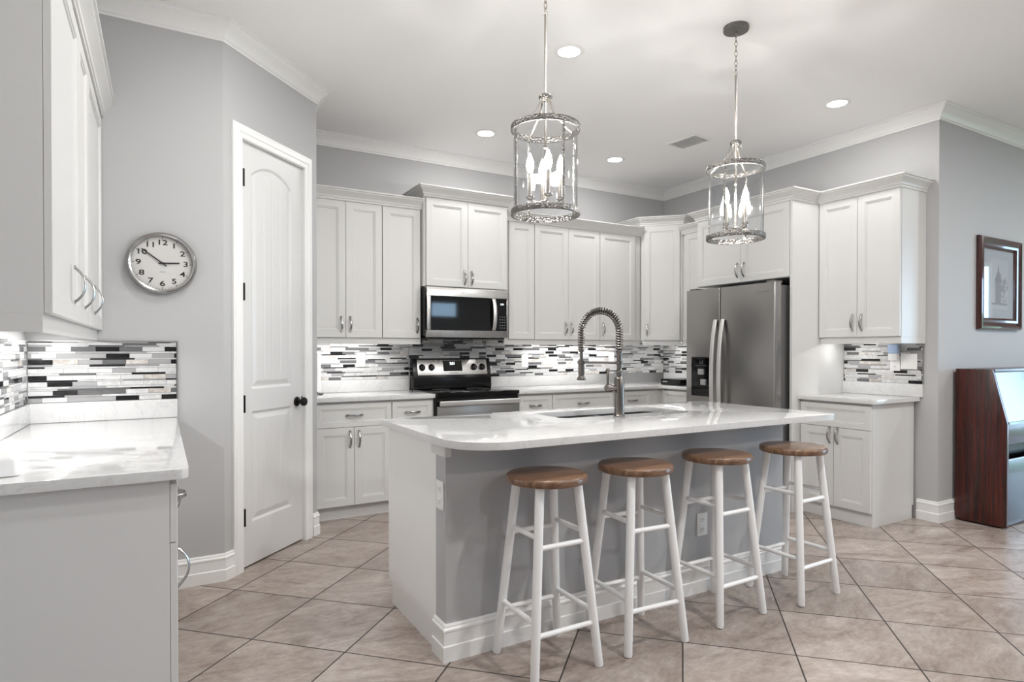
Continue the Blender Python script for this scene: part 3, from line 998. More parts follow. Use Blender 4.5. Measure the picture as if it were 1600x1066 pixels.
mb.lathe([(.012, 1.270), (.016, 1.268), (.016, 1.258), (.009, 1.255), (.009, 1.220), (.0165, 1.215), (.0175, 1.20), (.0175, 1.135), (.016, 1.128), (.017, 1.12), (.025, 1.108), (.025, 1.100), (.015, 1.099)][::-1], (hp[0], hp[1], 0), 24)
mb.build('spray_head', M['faucet'], fa, smooth=True)
mb = MB()
mb.tube([fp(.012, 1.198), fp(2 * R0 - .02, 1.198)], .0065, 12)
for s0, r in ((0, .0195), (2 * R0, .0215)):
    q = fp(s0, 0)
    mb.lathe([(r - .004, 1.188), (r, 1.190), (r, 1.206), (r - .004, 1.208)], (q[0], q[1], 0), 24)
mb.build('holder_arm', M['faucet'], fa, smooth=True)
mb = MB()
LV = Vector((-.93, .15, 0)).normalized()
def lv(s, z): return (fx + LV.x * s, fy + LV.y * s, z)
mb.tube([lv(.018, 1.065), lv(.045, 1.065), lv(.046, 1.065), lv(.050, 1.065), lv(.078, 1.065), lv(.084, 1.065)], [.014, .014, .018, .0195, .0195, .013], 20)
mb.tube([lv(.070, 1.078), lv(.070, 1.10), lv(.069, 1.155), lv(.069, 1.160), lv(.069, 1.168)], [.007, .0055, .0078, .0105, .0085], 12)
mb.build('lever', M['faucet'], fa, smooth=True)

# ------------------------------------------------------------------ appliances
# microwave
YM = 4.742
MF = frame((1.889, YM, 0), (1, 0, 0), (0, -1, 0)); MW = .757; M0, M1 = 1.372, 1.790
mw = thing('microwave', 'stainless over the range microwave with black window', 'microwave', (1.889 + MW / 2, 4.95, M0))
MB().box((0, M0 + .012, -.455), (MW, M1 - .001, -.045), MF).build('case', M['black'], mw)
mb = MB()
mb.box((0, M1 - .075, -.045), (MW, M1 - .001, 0), MF)
mb.box((0, M0, -.045), (MW, M0 + .060, 0), MF)
mb.box((0, M0 + .060, -.045), (.032, M1 - .075, 0), MF)
mb.box((MW - .012, M0 + .060, -.045), (MW, M1 - .075, 0), MF)
mb.build('front_frame', M['steelh'], mw, bevel=.004)
MB().box((.0325, M0 + .061, -.043), (MW - .165, M1 - .076, -.004), MF).build('door_glass', M['blackglass'], mw)
mb = MB().box((MW - .1645, M0 + .061, -.043), (MW - .0125, M1 - .076, -.004), MF)
cpn = mb.build('control_panel', M['blackglass'], mw)
mb = MB()
text_into(mb, '2:51', .022, lambda x, y, n: MF(MW - .055 + x, M1 - .125 + y, -.0038 + n))
mb.build('clock_digits', M['digits'], cpn)
mb = MB()
for r in range(5):
    for c in range(3): mb.box((MW - .082 + c * .022, M0 + .085 + r * .024, -.0042), (MW - .070 + c * .022, M0 + .089 + r * .024, -.0036), MF)
mb.build('buttons', M['greyink'], cpn)
P = [MF(MW - .142 , M0 + .068 + .268 * i / 12, .004 + .030 * math.sin(PI * i / 12) ** .7) for i in range(13)]
MB().tube(P, .0115, 10, flat=(1.5, .6), ref=(1, 0, 0)).build('handle', M['handlesteel'], mw, smooth=True)
mb = MB(); text_into(mb, 'Whirlpool', .022, lambda x, y, n: MF(MW * .46 + x, M1 - .040 + y, .0005 + n)); mb.build('logo', M['plastic'], mw)
MB().box((.02, M0 - .012, -.45), (MW - .02, M0 + .011, -.03), MF).build('vent_grille', M['black'], mw)

# range
RX0, RW = 1.902, .760
RF = frame((RX0, 4.585, 0), (1, 0, 0), (0, -1, 0))
rg = thing('electric_range', 'black and stainless electric range under the microwave', 'range', (RX0 + RW / 2, 4.9, 0))
MB().box((0, .03, -.610), (RW, .895, -.012), RF).build('body', M['black'], rg)
MB().box((.004, .185, -.011), (RW - .004, .815, .025), RF).build('oven_door', M['steel'], rg, bevel=.004)
od = rg.children[-1]
MB().box((.11, .30, .0255), (RW - .11, .66, .0275), RF).build('oven_window', M['blackglass'], od)
mb = MB()
mb.box((.012, .818, .040), (RW - .012, .858, .062), RF)
for s in (.03, RW - .05): mb.box((s, .822, .024), (s + .02, .850, .045), RF)
mb.build('oven_handle', M['handlesteel'], od, bevel=.006, seg=3)
MB().box((.004, .03, -.011), (RW - .004, .175, .02), RF).build('storage_drawer', M['steel'], rg, bevel=.004)
MB().box((0, .8955, -.545), (RW, .924, .018), RF).build('cooktop', M['ceramic'], rg, bevel=.005)
ck = rg.children[-1]
mb = MB()
for (u, n_, r) in ((.2, -.13, .10), (.56, -.13, .075), (.2, -.38, .075), (.56, -.38, .10)):
    q = RF(u, .9244, n_)
    mb.lathe([(r, 0), (r, .0003), (r - .003, .0003), (r - .003, 0)], q, 40, cap=False)
mb.build('burner_ring', M['greyink'], ck)
GF = lambda u, v, n: RF(u, v, n - .08 * (v - .92) / .27)
mb = MB()
mb.box((-.004, .90, -.608), (RW + .004, .924, -.546), RF)
mb.add([RF(0, .924, -.606), RF(RW, .924, -.606), RF(RW, 1.192, -.606), RF(0, 1.192, -.606), RF(0, .924, -.500), RF(RW, .924, -.500), RF(RW, 1.03, -.505), RF(0, 1.03, -.505), RF(0, 1.192, -.545), RF(RW, 1.192, -.545)],
       [(0, 3, 2, 1), (0, 1, 5, 4), (4, 5, 6, 7), (7, 6, 9, 8), (8, 9, 2, 3), (0, 4, 7, 8, 3), (1, 2, 9, 6, 5)])
bgd = mb.build('backguard', M['black'], rg, bevel=.006)
BGT = lambda u, v, n: RF(u, v, -.505 - .040 * (v - 1.03) / .162 + n)
MB().box((.040, 1.045, .0005), (RW - .040, 1.180, .004), BGT).build('control_fascia', M['steelh'], bgd, bevel=.001)
for u in (.083, .172, .588, .672):
    kn = MB()
    KT2 = lambda x, y, q, u=u: BGT(u + x, 1.113 + y, .004 + q)
    kn.lathe([(.030, 0), (.030, .004), (.024, .006), (.022, .026), (.019, .029)], n=24, T=KT2)
    kn.box((-.005, -.021, .029), (.005, .021, .034), KT2)
    kn.build('knob', M['black'], bgd, smooth=True)
dsp = MB().box((.285, 1.078, .0042), (.470, 1.172, .006), BGT).build('display', M['blackglass'], bgd)
mb = MB(); text_into(mb, '2:51', .030, lambda x, y, n: BGT(.375 + x, 1.145 + y, .0062 + n), bold=.001); mb.build('display_digits', M['digits'], bgd)
mb = MB(); text_into(mb, 'Whirlpool', .020, lambda x, y, n: BGT(.38 + x, 1.061 + y, .0042 + n)); mb.build('logo', M['greyink'], bgd)

# refrigerator
FX = 4.112
FF = frame((FX, 0, 0), (0, -1, 0), (-1, 0, 0))
fr = thing('refrigerator', 'stainless side by side refrigerator with black dispenser', 'refrigerator', (4.5, 3.59, 0))
y0, y1, ys, FH = 3.122, 4.062, 3.672, 1.797
MB().box((4.185, y0 + .012, .02), (4.86, y1 - .012, FH - .022)).build('cabinet', M['steelside'], fr)
mb = MB().poly(rrect(-ys + .004, -y0, -.062, 0, (0, 0, .022, .008)), .10, FH, T=lambda u, n, v: FF(u, v, n))
fd = mb.build('door', M['steel'], fr, smooth=True, angle=25)
mb = MB()
ym = [(-y1, -ys - .004)]
dy0, dy1, dz0, dz1 = -3.992, -3.770, .862, 1.206
outl_ = rrect(-y1, -ys - .004, -.062, 0, (0, 0, .008, .012))
mb.poly(outl_, .10, FH, T=lambda u, n, v: FF(u, v, n))
fz = mb.build('freezer_door', M['steel'], fr, smooth=True, angle=25)
mb = MB()
mb.sweep([(dy0, dz0), (dy1, dz0), (dy1, dz1), (dy0, dz1)], [(0, .0005), (0, .005), (.012, .006), (.012, .0005)], lambda u, v, n: FF(u, v, n), closed=True, side=1)
mb.box((dy0 + .010, dz0 + .010, .0005), (dy1 - .010, dz1 - .010, .003), FF)
dp = mb.build('dispenser', M['blackglass'], fz)
mb = MB()
mb.box((dy0 + .09, dz1 - .155, .003), (dy0 + .15, dz1 - .105, .022), FF); mb.box((dy0 + .12, dz1 - .245, .003), (dy0 + .175, dz1 - .195, .022), FF)
mb.build('paddle', M['screen'], dp, bevel=.004)
mb = MB()
mb.sweep([(dy0 + .098, dz1 - .03), (dy0 + .098, dz1 - .055), (dy0 + .128, dz1 - .055), (dy0 + .128, dz1 - .03)], [(0, .0032), (0, .0036), (.003, .0036), (.003, .0032)], FF)
for k in range(6): mb.box((dy0 + .055 + k * .022, dz1 - .078, .0032), (dy0 + .062 + k * .022, dz1 - .073, .0036), FF)
mb.build('dispenser_icons', M['greyink'], dp)
for (u, par) in ((-3.712, fz), (-3.632, fd)):
    P = []
    for i in range(21):
        t = i / 20
        P.append(FF(u, .52 + 1.005 * t, .012 + .050 * (1 - abs(2 * t - 1) ** 2.6)))
    mb = MB().tube(P, .014, 12, flat=(1.45, .7), ref=(0, 1, 0))
    mb.build('handle', M['handlesteel'], par, smooth=True)
mb = MB(); text_into(mb, 'Whirlpool', .030, lambda x, y, n: FF(-3.245 + x, 1.730 + y, .0004 + n)); mb.build('logo', M['greyink'], fd)
MB().box((4.176, y0 + .01, .12), (4.1845, y1 - .01, FH - .02)).build('door_gasket', M['seam'], fr)
mb = MB(); mb.box((4.13, y0 + .03, FH), (4.23, y0 + .10, FH + .016)); mb.box((4.13, y1 - .10, FH), (4.23, y1 - .03, FH + .016)); mb.build('hinge_cover', M['steelside'], fr)
mb = MB(); mb.box((4.14, y0 + .02, 0), (4.8, y1 - .02, .095)); mb.build('base_grille', M['black'], fr)

# ------------------------------------------------------------------ outlets, switches
def outlet(label, T, u, v, kind='duplex', w=.074, h=.118, n0=.0085, two=False, group=None):
    p = T(u, v, n0)
    t = thing('wall_outlet' if kind != 'switch' else 'light_switch', label, 'outlet' if kind != 'switch' else 'light switch', p)
    MB().box((u - w / 2, v - h / 2, n0), (u + w / 2, v + h / 2, n0 + .006), T).build('cover_plate', M['plastic'], t, bevel=.002)
    if kind == 'duplex':
        for s in (-.025, .025):
            f = MB().box((u - .017, v + s - .014, n0 + .0062), (u + .017, v + s + .014, n0 + .008), T).build('socket', M['plastic'], t, bevel=.001)
            q = MB()
            q.box((u - .008, v + s - .003, n0 + .0081), (u - .006, v + s + .007, n0 + .0086), T)
            q.box((u + .006, v + s - .003, n0 + .0081), (u + .008, v + s + .007, n0 + .0086), T)
            q.lathe([(.0025, 0), (.0025, .0005)], (0, 0, 0), 8, T=lambda x, y, z, s=s: T(u + x, v + s - .008 + y, n0 + .0081 + z))
            q.build('slots', M['slot'], f)
    else:
        k = 2 if two else 1
        for i in range(k):
            c = u + (i - (k - 1) / 2) * .046
            MB().box((c - .016, v - .033, n0 + .0062), (c + .016, v + .033, n0 + .009), T).build('rocker', M['plastic'], t, bevel=.001)
    return t
outlet('white outlet on the mosaic left of the range', FA, 1.470, 1.183)
outlet('white outlet on the mosaic just right of the range', FA, 3.091, 1.160)
outlet('white switch plate on the mosaic behind the faucet spring', FA, 4.166, 1.185, kind='switch')
outlet('wide white double switch plate on the small mosaic square', FB, -2.558, 1.180, kind='switch', w=.118, two=True)
outlet('white outlet below the blue plug in on the small mosaic square', FB, -2.660, 1.165)
IE = frame((IX0, 0, 0), (0, -1, 0), (-1, 0, 0))
outlet('white outlet on the island end corner below the counter', IE, -2.362, .667, n0=.0005, w=.070, h=.118)
IFR = frame((0, IY0, 0), (1, 0, 0), (0, -1, 0))
outlet('white outlet low on the grey island front behind the stools', IFR, 2.455, .352, n0=.0005)
# plug in air freshener
pg = thing('air_freshener', 'white and pale blue plug in on the small mosaic square', 'air freshener', FB(-2.650, 1.25, .02))
MB().box((-2.695, 1.185, .0155), (-2.625, 1.240, .050), FB).build('plug_body', M['plastic'], pg, bevel=.008, seg=3)
MB().box((-2.695, 1.2405, .0155), (-2.620, 1.312, .055), FB).build('bottle', M['blueplastic'], pg, bevel=.010, seg=3)

# paper towel holder half hidden by the pantry corner
pt = thing('paper_towel_holder', 'upright paper towel roll on a stand beside the pantry corner', 'paper towel holder', (1.045, 5.04, CT1))
MB().lathe([(.070, 0), (.072, .004), (.070, .010), (.012, .012)], (1.045, 5.04, CT1 + .001), 32).build('base', M['chrome'], pt, smooth=True)
MB().lathe([(.018, .014), (.056, .014), (.058, .016), (.058, .331), (.056, .333), (.018, .333)], (1.045, 5.04, CT1), 32).build('paper_roll', M['paper'], pt, smooth=True)
MB().lathe([(.006, .010), (.006, .345), (.026, .347), (.038, .352), (.038, .358), (.028, .364), (.028, .388), (.020, .396)], (1.045, 5.04, CT1), 16).build('rod', M['bronze'], pt, smooth=True)
hk = [(1.02, 4.72, .953), (1.035, 4.72, .960), (1.055, 4.72, .957), (1.072, 4.72, .940), (1.085, 4.72, .931), (1.10, 4.72, .935), (1.105, 4.72, .944)]
sp = thing('curved_hook', 'small curved metal hook lying on counter by the pantry corner', 'hook', (1.02, 4.72, CT1))
MB().tube([(x - .055, y, z) for x, y, z in hk], .0055, 10).build('rod', M['faucet'], sp, smooth=True)
MB().lathe([(.030, 0), (.030, .004), (.008, .006), (.006, .035)], (.968, 4.72, CT1 + .0008), 20).build('foot', M['faucet'], sp, smooth=True)
# black appliance on the corner counter
bx = thing('black_tray', 'low black box on the counter touching the refrigerator', 'box', (4.68, 4.62, CT1))
MB().box((4.40, 4.42, CT1 + .001), (4.80, 4.70, CT1 + .062)).build('tray_body', M['black'], bx, bevel=.012, seg=3)
MB().box((4.395, 4.60, CT1 + .030), (4.3995, 4.66, CT1 + .040)).build('badge', M['screen'], bx)
MB().lathe([(.010, 0), (.010, .05), (.016, .055), (.016, .075), (.006, .08)], (4.55, 4.46, CT1 + .0625), 16).build('lid_knob', M['black'], bx, smooth=True)

# ------------------------------------------------------------------ under cabinet lights
def strip(label, a, b):
    c = [(a[i] + b[i]) / 2 for i in range(2)]
    t = thing('under_cabinet_light', label, 'light', (c[0], c[1], UB - .02), 0, None)
    MB().box((a[0], a[1], UB - .018), (b[0], b[1], UB - .001)).build('housing', M['plastic'], t)
    e = .004
    MB().box((a[0] + e, a[1] + e, UB - .0215), (b[0] - e, b[1] - e, UB - .0185)).build('lens', M['strip'], t)
strip('light strip under the left edge wall cabinet', (-.46, 2.35, 0), (-.42, 3.65, 0))
strip('light strip under the wall cabinet beside the pantry', (.97, 5.03, 0), (1.62, 5.07, 0))
strip('light strip under the wall cabinets right of the microwave', (3.05, 5.03, 0), (4.20, 5.07, 0))
strip('light strip under the angled corner wall cabinet', (4.72, 4.76, 0), (4.76, 5.02, 0))
strip('light strip under the two door wall cabinet on the right', (4.70, 2.80, 0), (4.74, 3.00, 0))

# ------------------------------------------------------------------ bar stools
SH = .765
def make_stool(label, loc, rz):
    t = thing('bar_stool', label, 'stool', loc, rz, 'bar stools along the island')
    MB().lathe([(.152, SH - .034), (.160, SH - .032), (.1650, SH - .027), (.1660, SH - .020), (.1660, SH - .012), (.1640, SH - .005), (.1585, SH - .0008), (.150, SH)], n=56).build('seat', M['seat'], t, smooth=True, angle=60, local=True)
    def at(sx, sy, z):
        k = .090 + (.152 - .090) * (SH - .034 - z) / (SH - .034)
        return (sx * k, sy * k, z)
    for sx, sy in ((-1, -1), (1, -1), (1, 1), (-1, 1)):
        MB().tube([at(sx, sy, .002), at(sx, sy, .010), at(sx, sy, .35), at(sx, sy, SH - .0345)], [.0155, .0175, .0185, .0185], 16).build('leg', M['legpaint'], t, smooth=True, local=True)
    for z, sides in ((.500, 'x'), (.538, 'y'), (.176, 'x'), (.222, 'y')):
        for s in (-1, 1):
            a, b = ((-1, s), (1, s)) if sides == 'x' else ((s, -1), (s, 1))
            zz = z + (.012 if (s > 0 and sides == 'x') else 0)
            MB().tube([at(a[0], a[1], zz), at(b[0], b[1], zz)], .0105, 12).build('rung', M['legpaint'], t, smooth=True, local=True)
    mb = MB()
    for sx, sy in ((-1, -1), (1, -1), (1, 1), (-1, 1)):
        p = at(sx * .78, sy * .78, SH - .034)
        mb.lathe([(.004, -.008), (.004, 0)], (p[0], p[1], SH - .0345), 8)
    mb.build('screws', M['bronze'], t, local=True)
    return t
st = make_stool('white legged wooden stool closest to the camera', (1.362, 2.116, 0), 0.0)
dup(st, (1.822, 2.104, 0), -.06, 'wooden stool second from the near end of the island')
dup(st, (2.345, 2.112, 0), .02, 'wooden stool whose legs stand before the low island outlet')
s4 = dup(st, (2.880, 2.080, 0), .03, 'wooden stool at the far end with a dark metal clip on its seat')
mb = MB().tube([(.140, -.08, SH - .010), (.152, -.075, SH - .006), (.163, -.066, SH - .012), (.170, -.056, SH - .024), (.168, -.050, SH - .040), (.160, -.05, SH - .046)], .005, 8)
mb.tube([(.165, -.062, SH - .018), (.176, -.05, SH - .05), (.172, -.048, SH - .065)], .004, 8)
mb.build('metal_clip', M['bronze'], s4, smooth=True, local=True)

# ------------------------------------------------------------------ pendants
def make_pendant(label, loc, rz):
    t = thing('pendant_light', label, 'pendant lamp', loc, rz, 'glass cylinder pendants over the island')
    B = lambda *a, **k: None
    R = .153
    # heights below measured from z=0 at the bottom ring underside
    top = H - 1.872
    MB().lathe([(.066, top - .026), (.068, top - .022), (.068, top - .004), (.064, top - .0005)], n=36).build('canopy', M['hammered'], t, smooth=True, local=True)
    mb = MB()
    z = top - .028; k = 0
    mb.tube([(0, 0, top - .027), (0, 0, top - .040)], .006, 8)
    while z > .915:
        L = []
        for i in range(16):
            a = 2 * PI * i / 16
            x = .0075 * math.cos(a); zz = .0165 * math.sin(a)
            L.append((x, 0, z - .016 + zz) if k % 2 else (0, x, z - .016 + zz))
        mb.tube(L, .0022, 6, closed=True)
        z -= .0265; k += 1
    mb.build('chain', M['nickel'], t, smooth=True, local=True)
    MB().lathe([(.0065, .545), (.0065, .900), (.009, .905), (.009, .915), (.004, .920)], n=14).build('rod', M['nickel'], t, smooth=True, local=True)
    MB().lathe([(.010, .515), (.024, .519), (.031, .528), (.031, .538), (.024, .545), (.008, .552)], n=28).build('hub', M['hammered'], t, smooth=True, local=True)
    for (z0, z1, nm) in ((.379, .405, 'top_band'), (0.0, .027, 'bottom_band')):
        MB().lathe([(R - .006, z0), (R + .002, z0), (R + .004, z0 + .003), (R + .004, z1 - .003), (R + .002, z1), (R - .006, z1), (R - .006, z0)], n=56, cap=False).build(nm, M['hammered'], t, smooth=True, angle=40, local=True)
    mb = MB()
    mb.lathe([(R - .010, .024), (R - .0085, .024), (R - .0085, .385), (R - .010, .385), (R - .010, .024)], n=56, cap=False)
    mb.build('glass_cylinder', M['glass'], t, smooth=True, angle=40, local=True)
    for k in range(4):
        a = math.radians(-90 + 10 - 30.16 + 90 * k + 19)
        c, s = math.cos(a), math.sin(a)
        mb = MB()
        P = [(c * (R - .002), s * (R - .002), z) for z in (.030, .2, .377)]
        mb.tube(P, .0055, 8, flat=(1.2, .35), ref=(-s, c, 0))
        mb.build('bar', M['hammered'], t, smooth=True, local=True)
        mb = MB()
        P = []
        for i in range(11):
            q = i / 10
            r = .026 + (R - .016 - .026) * q ** 1.35
            z = .522 - .125 * q ** .75
            P.append((c * r, s * r, z))
        mb.tube(P, .0055, 8, flat=(1.2, .4), ref=(-s, c, 0))
        mb.build('arm', M['nickel'], t, smooth=True, local=True)
    MB().lathe([(.004, .052), (.011, .058), (.013, .068), (.006, .080), (.005, .300), (.009, .305), (.009, .315), (.005, .320), (.005, .515)], n=14).build('stem', M['nickel'], t, smooth=True, local=True)
    for k in range(4):
        a = math.radians(-30.16 + 8 + 90 * k)
        c, s = math.cos(a), math.sin(a)
        mb = MB()
        mb.tube([(c * .008, s * .008, .070), (c * .03, s * .03, .060), (c * .055, s * .055, .064), (c * .070, s * .070, .076)], .0035, 8)
        mb.lathe([(.010, .072), (.019, .078), (.020, .083), (.0105, .085), (.0105, .190), (.008, .193)], (c * .070, s * .070, 0), 16)
        cd = mb.build('candle', M['nickel'], t, smooth=True, local=True)
        MB().lathe([(.008, .194), (.0125, .202), (.0165, .218), (.0165, .232), (.0125, .250), (.0065, .266), (.0015, .278)], (c * .070, s * .070, 0), 18).build('bulb', M['bulb'], cd, smooth=True, local=True)
    return t
pd = make_pendant('glass cylinder pendant nearer the camera, its chain cut off above', (1.505, 2.350, 1.872), 0)
dup(pd, (2.752, 2.350, 1.876), .35, 'glass cylinder pendant farther back, ceiling canopy in view')

# ------------------------------------------------------------------ ceiling lamps and vent
def lamp(w):
    d = bpy.data.lights.new('recessed_lamp', 'AREA')
    d.shape = 'DISK'; d.size = .13; d.energy = w
    d.color = (1.0, 0.985, 0.965)
    return d
LAMP_K, FILL_LAMP_L, FILL_LAMP_R = lamp(CAN_W), lamp(FILL_L), lamp(FILL_R)
def can(label, x, y, lamp_data):
    t = thing('recessed_light', label, 'ceiling light', (x, y, H), 0, 'recessed ceiling lights')
    MB().lathe([(.066, -.0008), (.066, -.006), (.088, -.004), (.092, -.0008)], n=40, cap=False).build('trim_ring', M['trim'], t, smooth=True, local=True)
    MB().lathe([(.001, -.0050), (.066, -.0050)], n=40, cap=False).build('lens', M['lens'], t, local=True)
    L = bpy.data.objects.new('lamp', lamp_data); COL.objects.link(L)
    L.parent = t; L.location = (0, 0, -.009)
    return t
can('recessed ceiling light between the two pendants, largest in view', 2.112, 3.038, LAMP_K)
can('recessed ceiling light above the microwave cabinet', 2.316, 4.523, LAMP_K)
can('recessed ceiling light farthest back, left of the vent', 3.677, 4.537, LAMP_K)
can('recessed ceiling light right of the farther pendant', 4.225, 2.701, LAMP_K)
for x, y in ((.62, 2.75), (.62, 1.3)):  # extra lamps out of view, added to lift the clock wall
    can('recessed ceiling light over the aisle beside the left counter', x, y, FILL_LAMP_L)
for x, y in ((2.1, .7), (4.6, .4), (7.2, .6), (2.1, -2.2), (4.6, -2.2), (7.2, -2.2)):  # extra lamps out of view, added to fill the room with light
    can('recessed ceiling light behind the camera', x, y, FILL_LAMP_R)
vt = thing('ceiling_vent', 'white slatted air vent in the ceiling', 'vent', (3.905, 3.835, H), .12)
mb = MB()
mb.sweep([(-.12, -.16), (.12, -.16), (.12, .16), (-.12, .16)], [(0, -.0008), (.004, -.006), (.024, -.009), (.026, -.0008)], closed=True)
mb.build('frame', M['trim'], vt, local=True)
mb = MB()
for k in range(10):
    x = -.09 + k * .02
    mb.add([(x + .006, -.136, -.0022), (x - .002, -.136, -.010), (x - .003, -.136, -.009), (x + .005, -.136, -.0018), (x + .006, .136, -.0022), (x - .002, .136, -.010), (x - .003, .136, -.009), (x + .005, .136, -.0018)],
           [(0, 1, 2, 3), (7, 6, 5, 4), (0, 4, 5, 1), (1, 5, 6, 2), (2, 6, 7, 3), (3, 7, 4, 0)])
mb.build('slats', M['trim'], vt, local=True)
MB().box((-.098, -.138, -.0009), (.098, .138, -.0004)).build('duct', M['ductgrey'], vt, local=True)  # flat grey plate painting the shade inside the vent

# ------------------------------------------------------------------ wall clock
cx, cz = .010, 1.719
KF = lambda x, y, n: (cx + x, YC - .0005 - n, cz + y)
ck = thing('wall_clock', 'round white wall clock with steel rim, hands at 2:51', 'clock', (cx, YC, cz))
def lat(prof, m, name, par, n=72, cap=True):
    return MB().lathe(prof, n=n, T=lambda x, y, q: KF(x, y, q), cap=cap).build(name, m, par, smooth=True, angle=40)
lat([(.150, 0), (.159, .004), (.161, .020), (.157, .034), (.148, .042), (.140, .038), (.137, .024), (.137, .018)], M['chrome'], 'rim', ck, cap=False)
dial = lat([(.138, .001), (.138, .018)], M['dial'], 'dial', ck)
mb = MB()
for h in range(1, 13):
    a = math.radians(90 - 30 * h)
    text_into(mb, str(h), .046, lambda x, y, n, a=a: KF(.107 * math.cos(a) + x * 1.12, .107 * math.sin(a) + y * .80, .0184 + n), bold=.0008)
mb.build('numerals', M['ink'], dial)
mb = MB()
for k in range(60):
    a = 2 * PI * k / 60
    r0, r1, w = (.126, .134, .0016) if k % 5 == 0 else (.130, .134, .0006)
    c, s = math.cos(a), math.sin(a)
    p = [(r0 * c - w * s, r0 * s + w * c), (r0 * c + w * s, r0 * s - w * c), (r1 * c + w * s, r1 * s - w * c), (r1 * c - w * s, r1 * s + w * c)]
    mb.add([KF(x, y, .0188) for x, y in p], [(0, 1, 2, 3)])
mb.build('minute_marks', M['ink'], dial)
mb = MB().box((-.012, -.046, .0186), (.012, -.044, .0190), KF).build('maker_mark', M['greyink'], dial)
def hand(name, ang, l, tail, w, n):
    a = math.radians(90 - ang); c, s = math.cos(a), math.sin(a)
    HT = lambda u, v, q: KF(u * c - v * s, u * s + v * c, q)
    MB().box((-tail, -w, n), (l, w, n + .0012), HT).build(name, M['ink'], ck)
hand('hour_hand', 87, .079, .018, .0036, .0215)
hand('minute_hand', 307, .115, .024, .0030, .0235)
MB().lathe([(.006, .019), (.006, .027)], n=16, T=KF).build('hub_cap', M['ink'], ck)
lat([(.001, .031), (.137, .030)], M['picglass'], 'crystal', ck, cap=False)

# ------------------------------------------------------------------ framed picture
PF = frame((0, YP, 0), (1, 0, 0), (0, -1, 0))
px0, px1, pz0, pz1 = 5.482, 6.185, 1.430, 2.160
pc = thing('framed_picture', 'dark red framed print on the wall above the piano', 'picture', ((px0 + px1) / 2, YP, pz0))
FP = [(0, .001), (0, .022), (.010, .036), (.022, .040), (.034, .032), (.050, .024), (.056, .027), (.074, .024), (.086, .014), (.092, .010), (.092, .001)]
MB().sweep([(px0, pz0), (px1, pz0), (px1, pz1), (px0, pz1)], FP, PF, closed=True).build('frame', M['mahoganyframe'], pc, smooth=True, angle=30)
a, b, c, d = px0 + .090, px1 - .090, pz0 + .090, pz1 - .090
MB().box((a, c, .002), (b, d, .005), PF).build('mat_board', M['matboard'], pc)
# ink drawing of an old building and trees, made of small strokes
mb = MB()
pcx, pcz = (a + b) / 2 + .02, (c + d) / 2
mats = [M['greyink'], mat('pale ink wash', (0.30, 0.32, 0.34), .7), mat('sky wash', (0.52, 0.56, 0.60), .7)]
w, h = .30, .40
mb.box((pcx - w / 2, pcz - h / 2, .0051), (pcx + w / 2, pcz + h / 2, .0056), PF, 2)
def quad(pts, mi): mb.add([PF(pcx + x, pcz + y, .0058 + .0001 * mi) for x, y in pts], [tuple(range(len(pts)))], mi)
quad([(-.07, -.15), (.03, -.15), (.03, .02), (-.07, .02)], 1)
quad([(-.085, .02), (.045, .02), (.0, .10), (-.04, .10)], 0)
quad([(-.035, .10), (-.005, .10), (-.02, .17)], 0)
for k in range(3):
    for r in range(2):
        quad([(-.055 + k * .03, -.12 + r * .06), (-.04 + k * .03, -.12 + r * .06), (-.04 + k * .03, -.085 + r * .06), (-.055 + k * .03, -.085 + r * .06)], 0)
for k in range(46):
    x = .07 + random.gauss(0, .028); y = -.02 + random.gauss(0, .055); r = random.uniform(.006, .016)
    quad([(x + r * math.cos(q * 1.05), y + r * math.sin(q * 1.05)) for q in range(6)], random.choice((0, 1)))
quad([(.062, -.15), (.075, -.15), (.073, -.05), (.066, -.05)], 0)
quad([(-.13, -.165), (.13, -.165), (.14, -.15), (-.14, -.15)], 1)
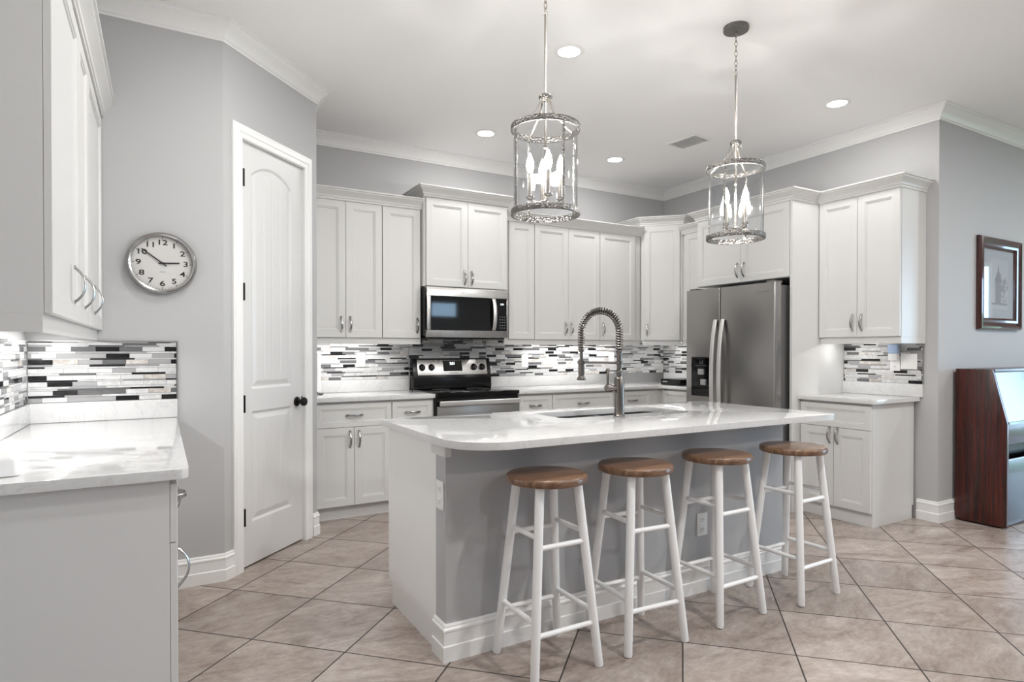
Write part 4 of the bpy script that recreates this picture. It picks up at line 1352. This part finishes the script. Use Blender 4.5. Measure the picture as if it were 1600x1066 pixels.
mb.build('print', mats, pc)
MB().box((a, c, .0075), (b, d, .0085), PF).build('glass', M['picglass'], pc)

# ------------------------------------------------------------------ piano
PX = 5.130; PL = 1.46
pn = thing('upright_piano', 'glossy mahogany upright piano against the right wall', 'piano', (PX + PL / 2, 2.18, 0))
prof = [(2.338, .03), (2.338, 1.128), (2.105, 1.128), (2.012, .745), (2.012, .012), (2.30, .012)]
PT = lambda x: (lambda u, v, n: (x + n, u, v))
for x in (PX, PX + PL - .03):
    MB().poly(prof, 0, .03, T=PT(x)).build('side_panel', M['piano'], pn, bevel=.003)
MB().box((PX + .0305, 2.10, 1.105), (PX + PL - .0305, 2.338, 1.128)).build('lid', M['piano'], pn, bevel=.003)
SLP = lambda u, v, n: (u, 2.105 - .093 * (1.128 - v) / .383 + .004 - n, v)
mb = MB().box((PX + .0305, .757, -.02), (PX + PL - .0305, 1.104, 0), SLP)
fb = mb.build('fallboard', M['pianogloss'], pn)
MB().box((PX + .0305, 2.010, .740), (PX + PL - .0305, 2.030, .756)).build('front_moulding', M['steelh'], pn)
MB().box((PX + .0305, 2.016, .600), (PX + PL - .0305, 2.06, .739)).build('key_slip', M['piano'], pn, bevel=.002)
MB().box((PX + .0305, 2.10, .48), (PX + PL - .0305, 2.12, .5995)).build('back_rail', M['black'], pn)
MB().box((PX + .0305, 2.018, .05), (PX + PL - .0305, 2.040, .49)).build('lower_panel', M['pianogloss'], pn, bevel=.003)
MB().box((PX + .0305, 2.014, .485), (PX + PL - .0305, 2.019, .495)).build('panel_edge', M['steelh'], pn)
MB().box((PX + .0305, 2.041, .012), (PX + PL - .0305, 2.33, .049)).build('bottom_board', M['piano'], pn)
MB().box((PX + .0305, 2.30, .05), (PX + PL - .0305, 2.335, 1.10)).build('back_board', M['piano'], pn)
mb = MB()
for x in (PX + .06, PX + PL - .06):
    for y in (2.06, 2.29): mb.lathe([(.014, 0), (.014, .0118)], (x, y, 0), 12)
mb.build('casters', M['black'], pn)

bpy.context.view_layer.update()
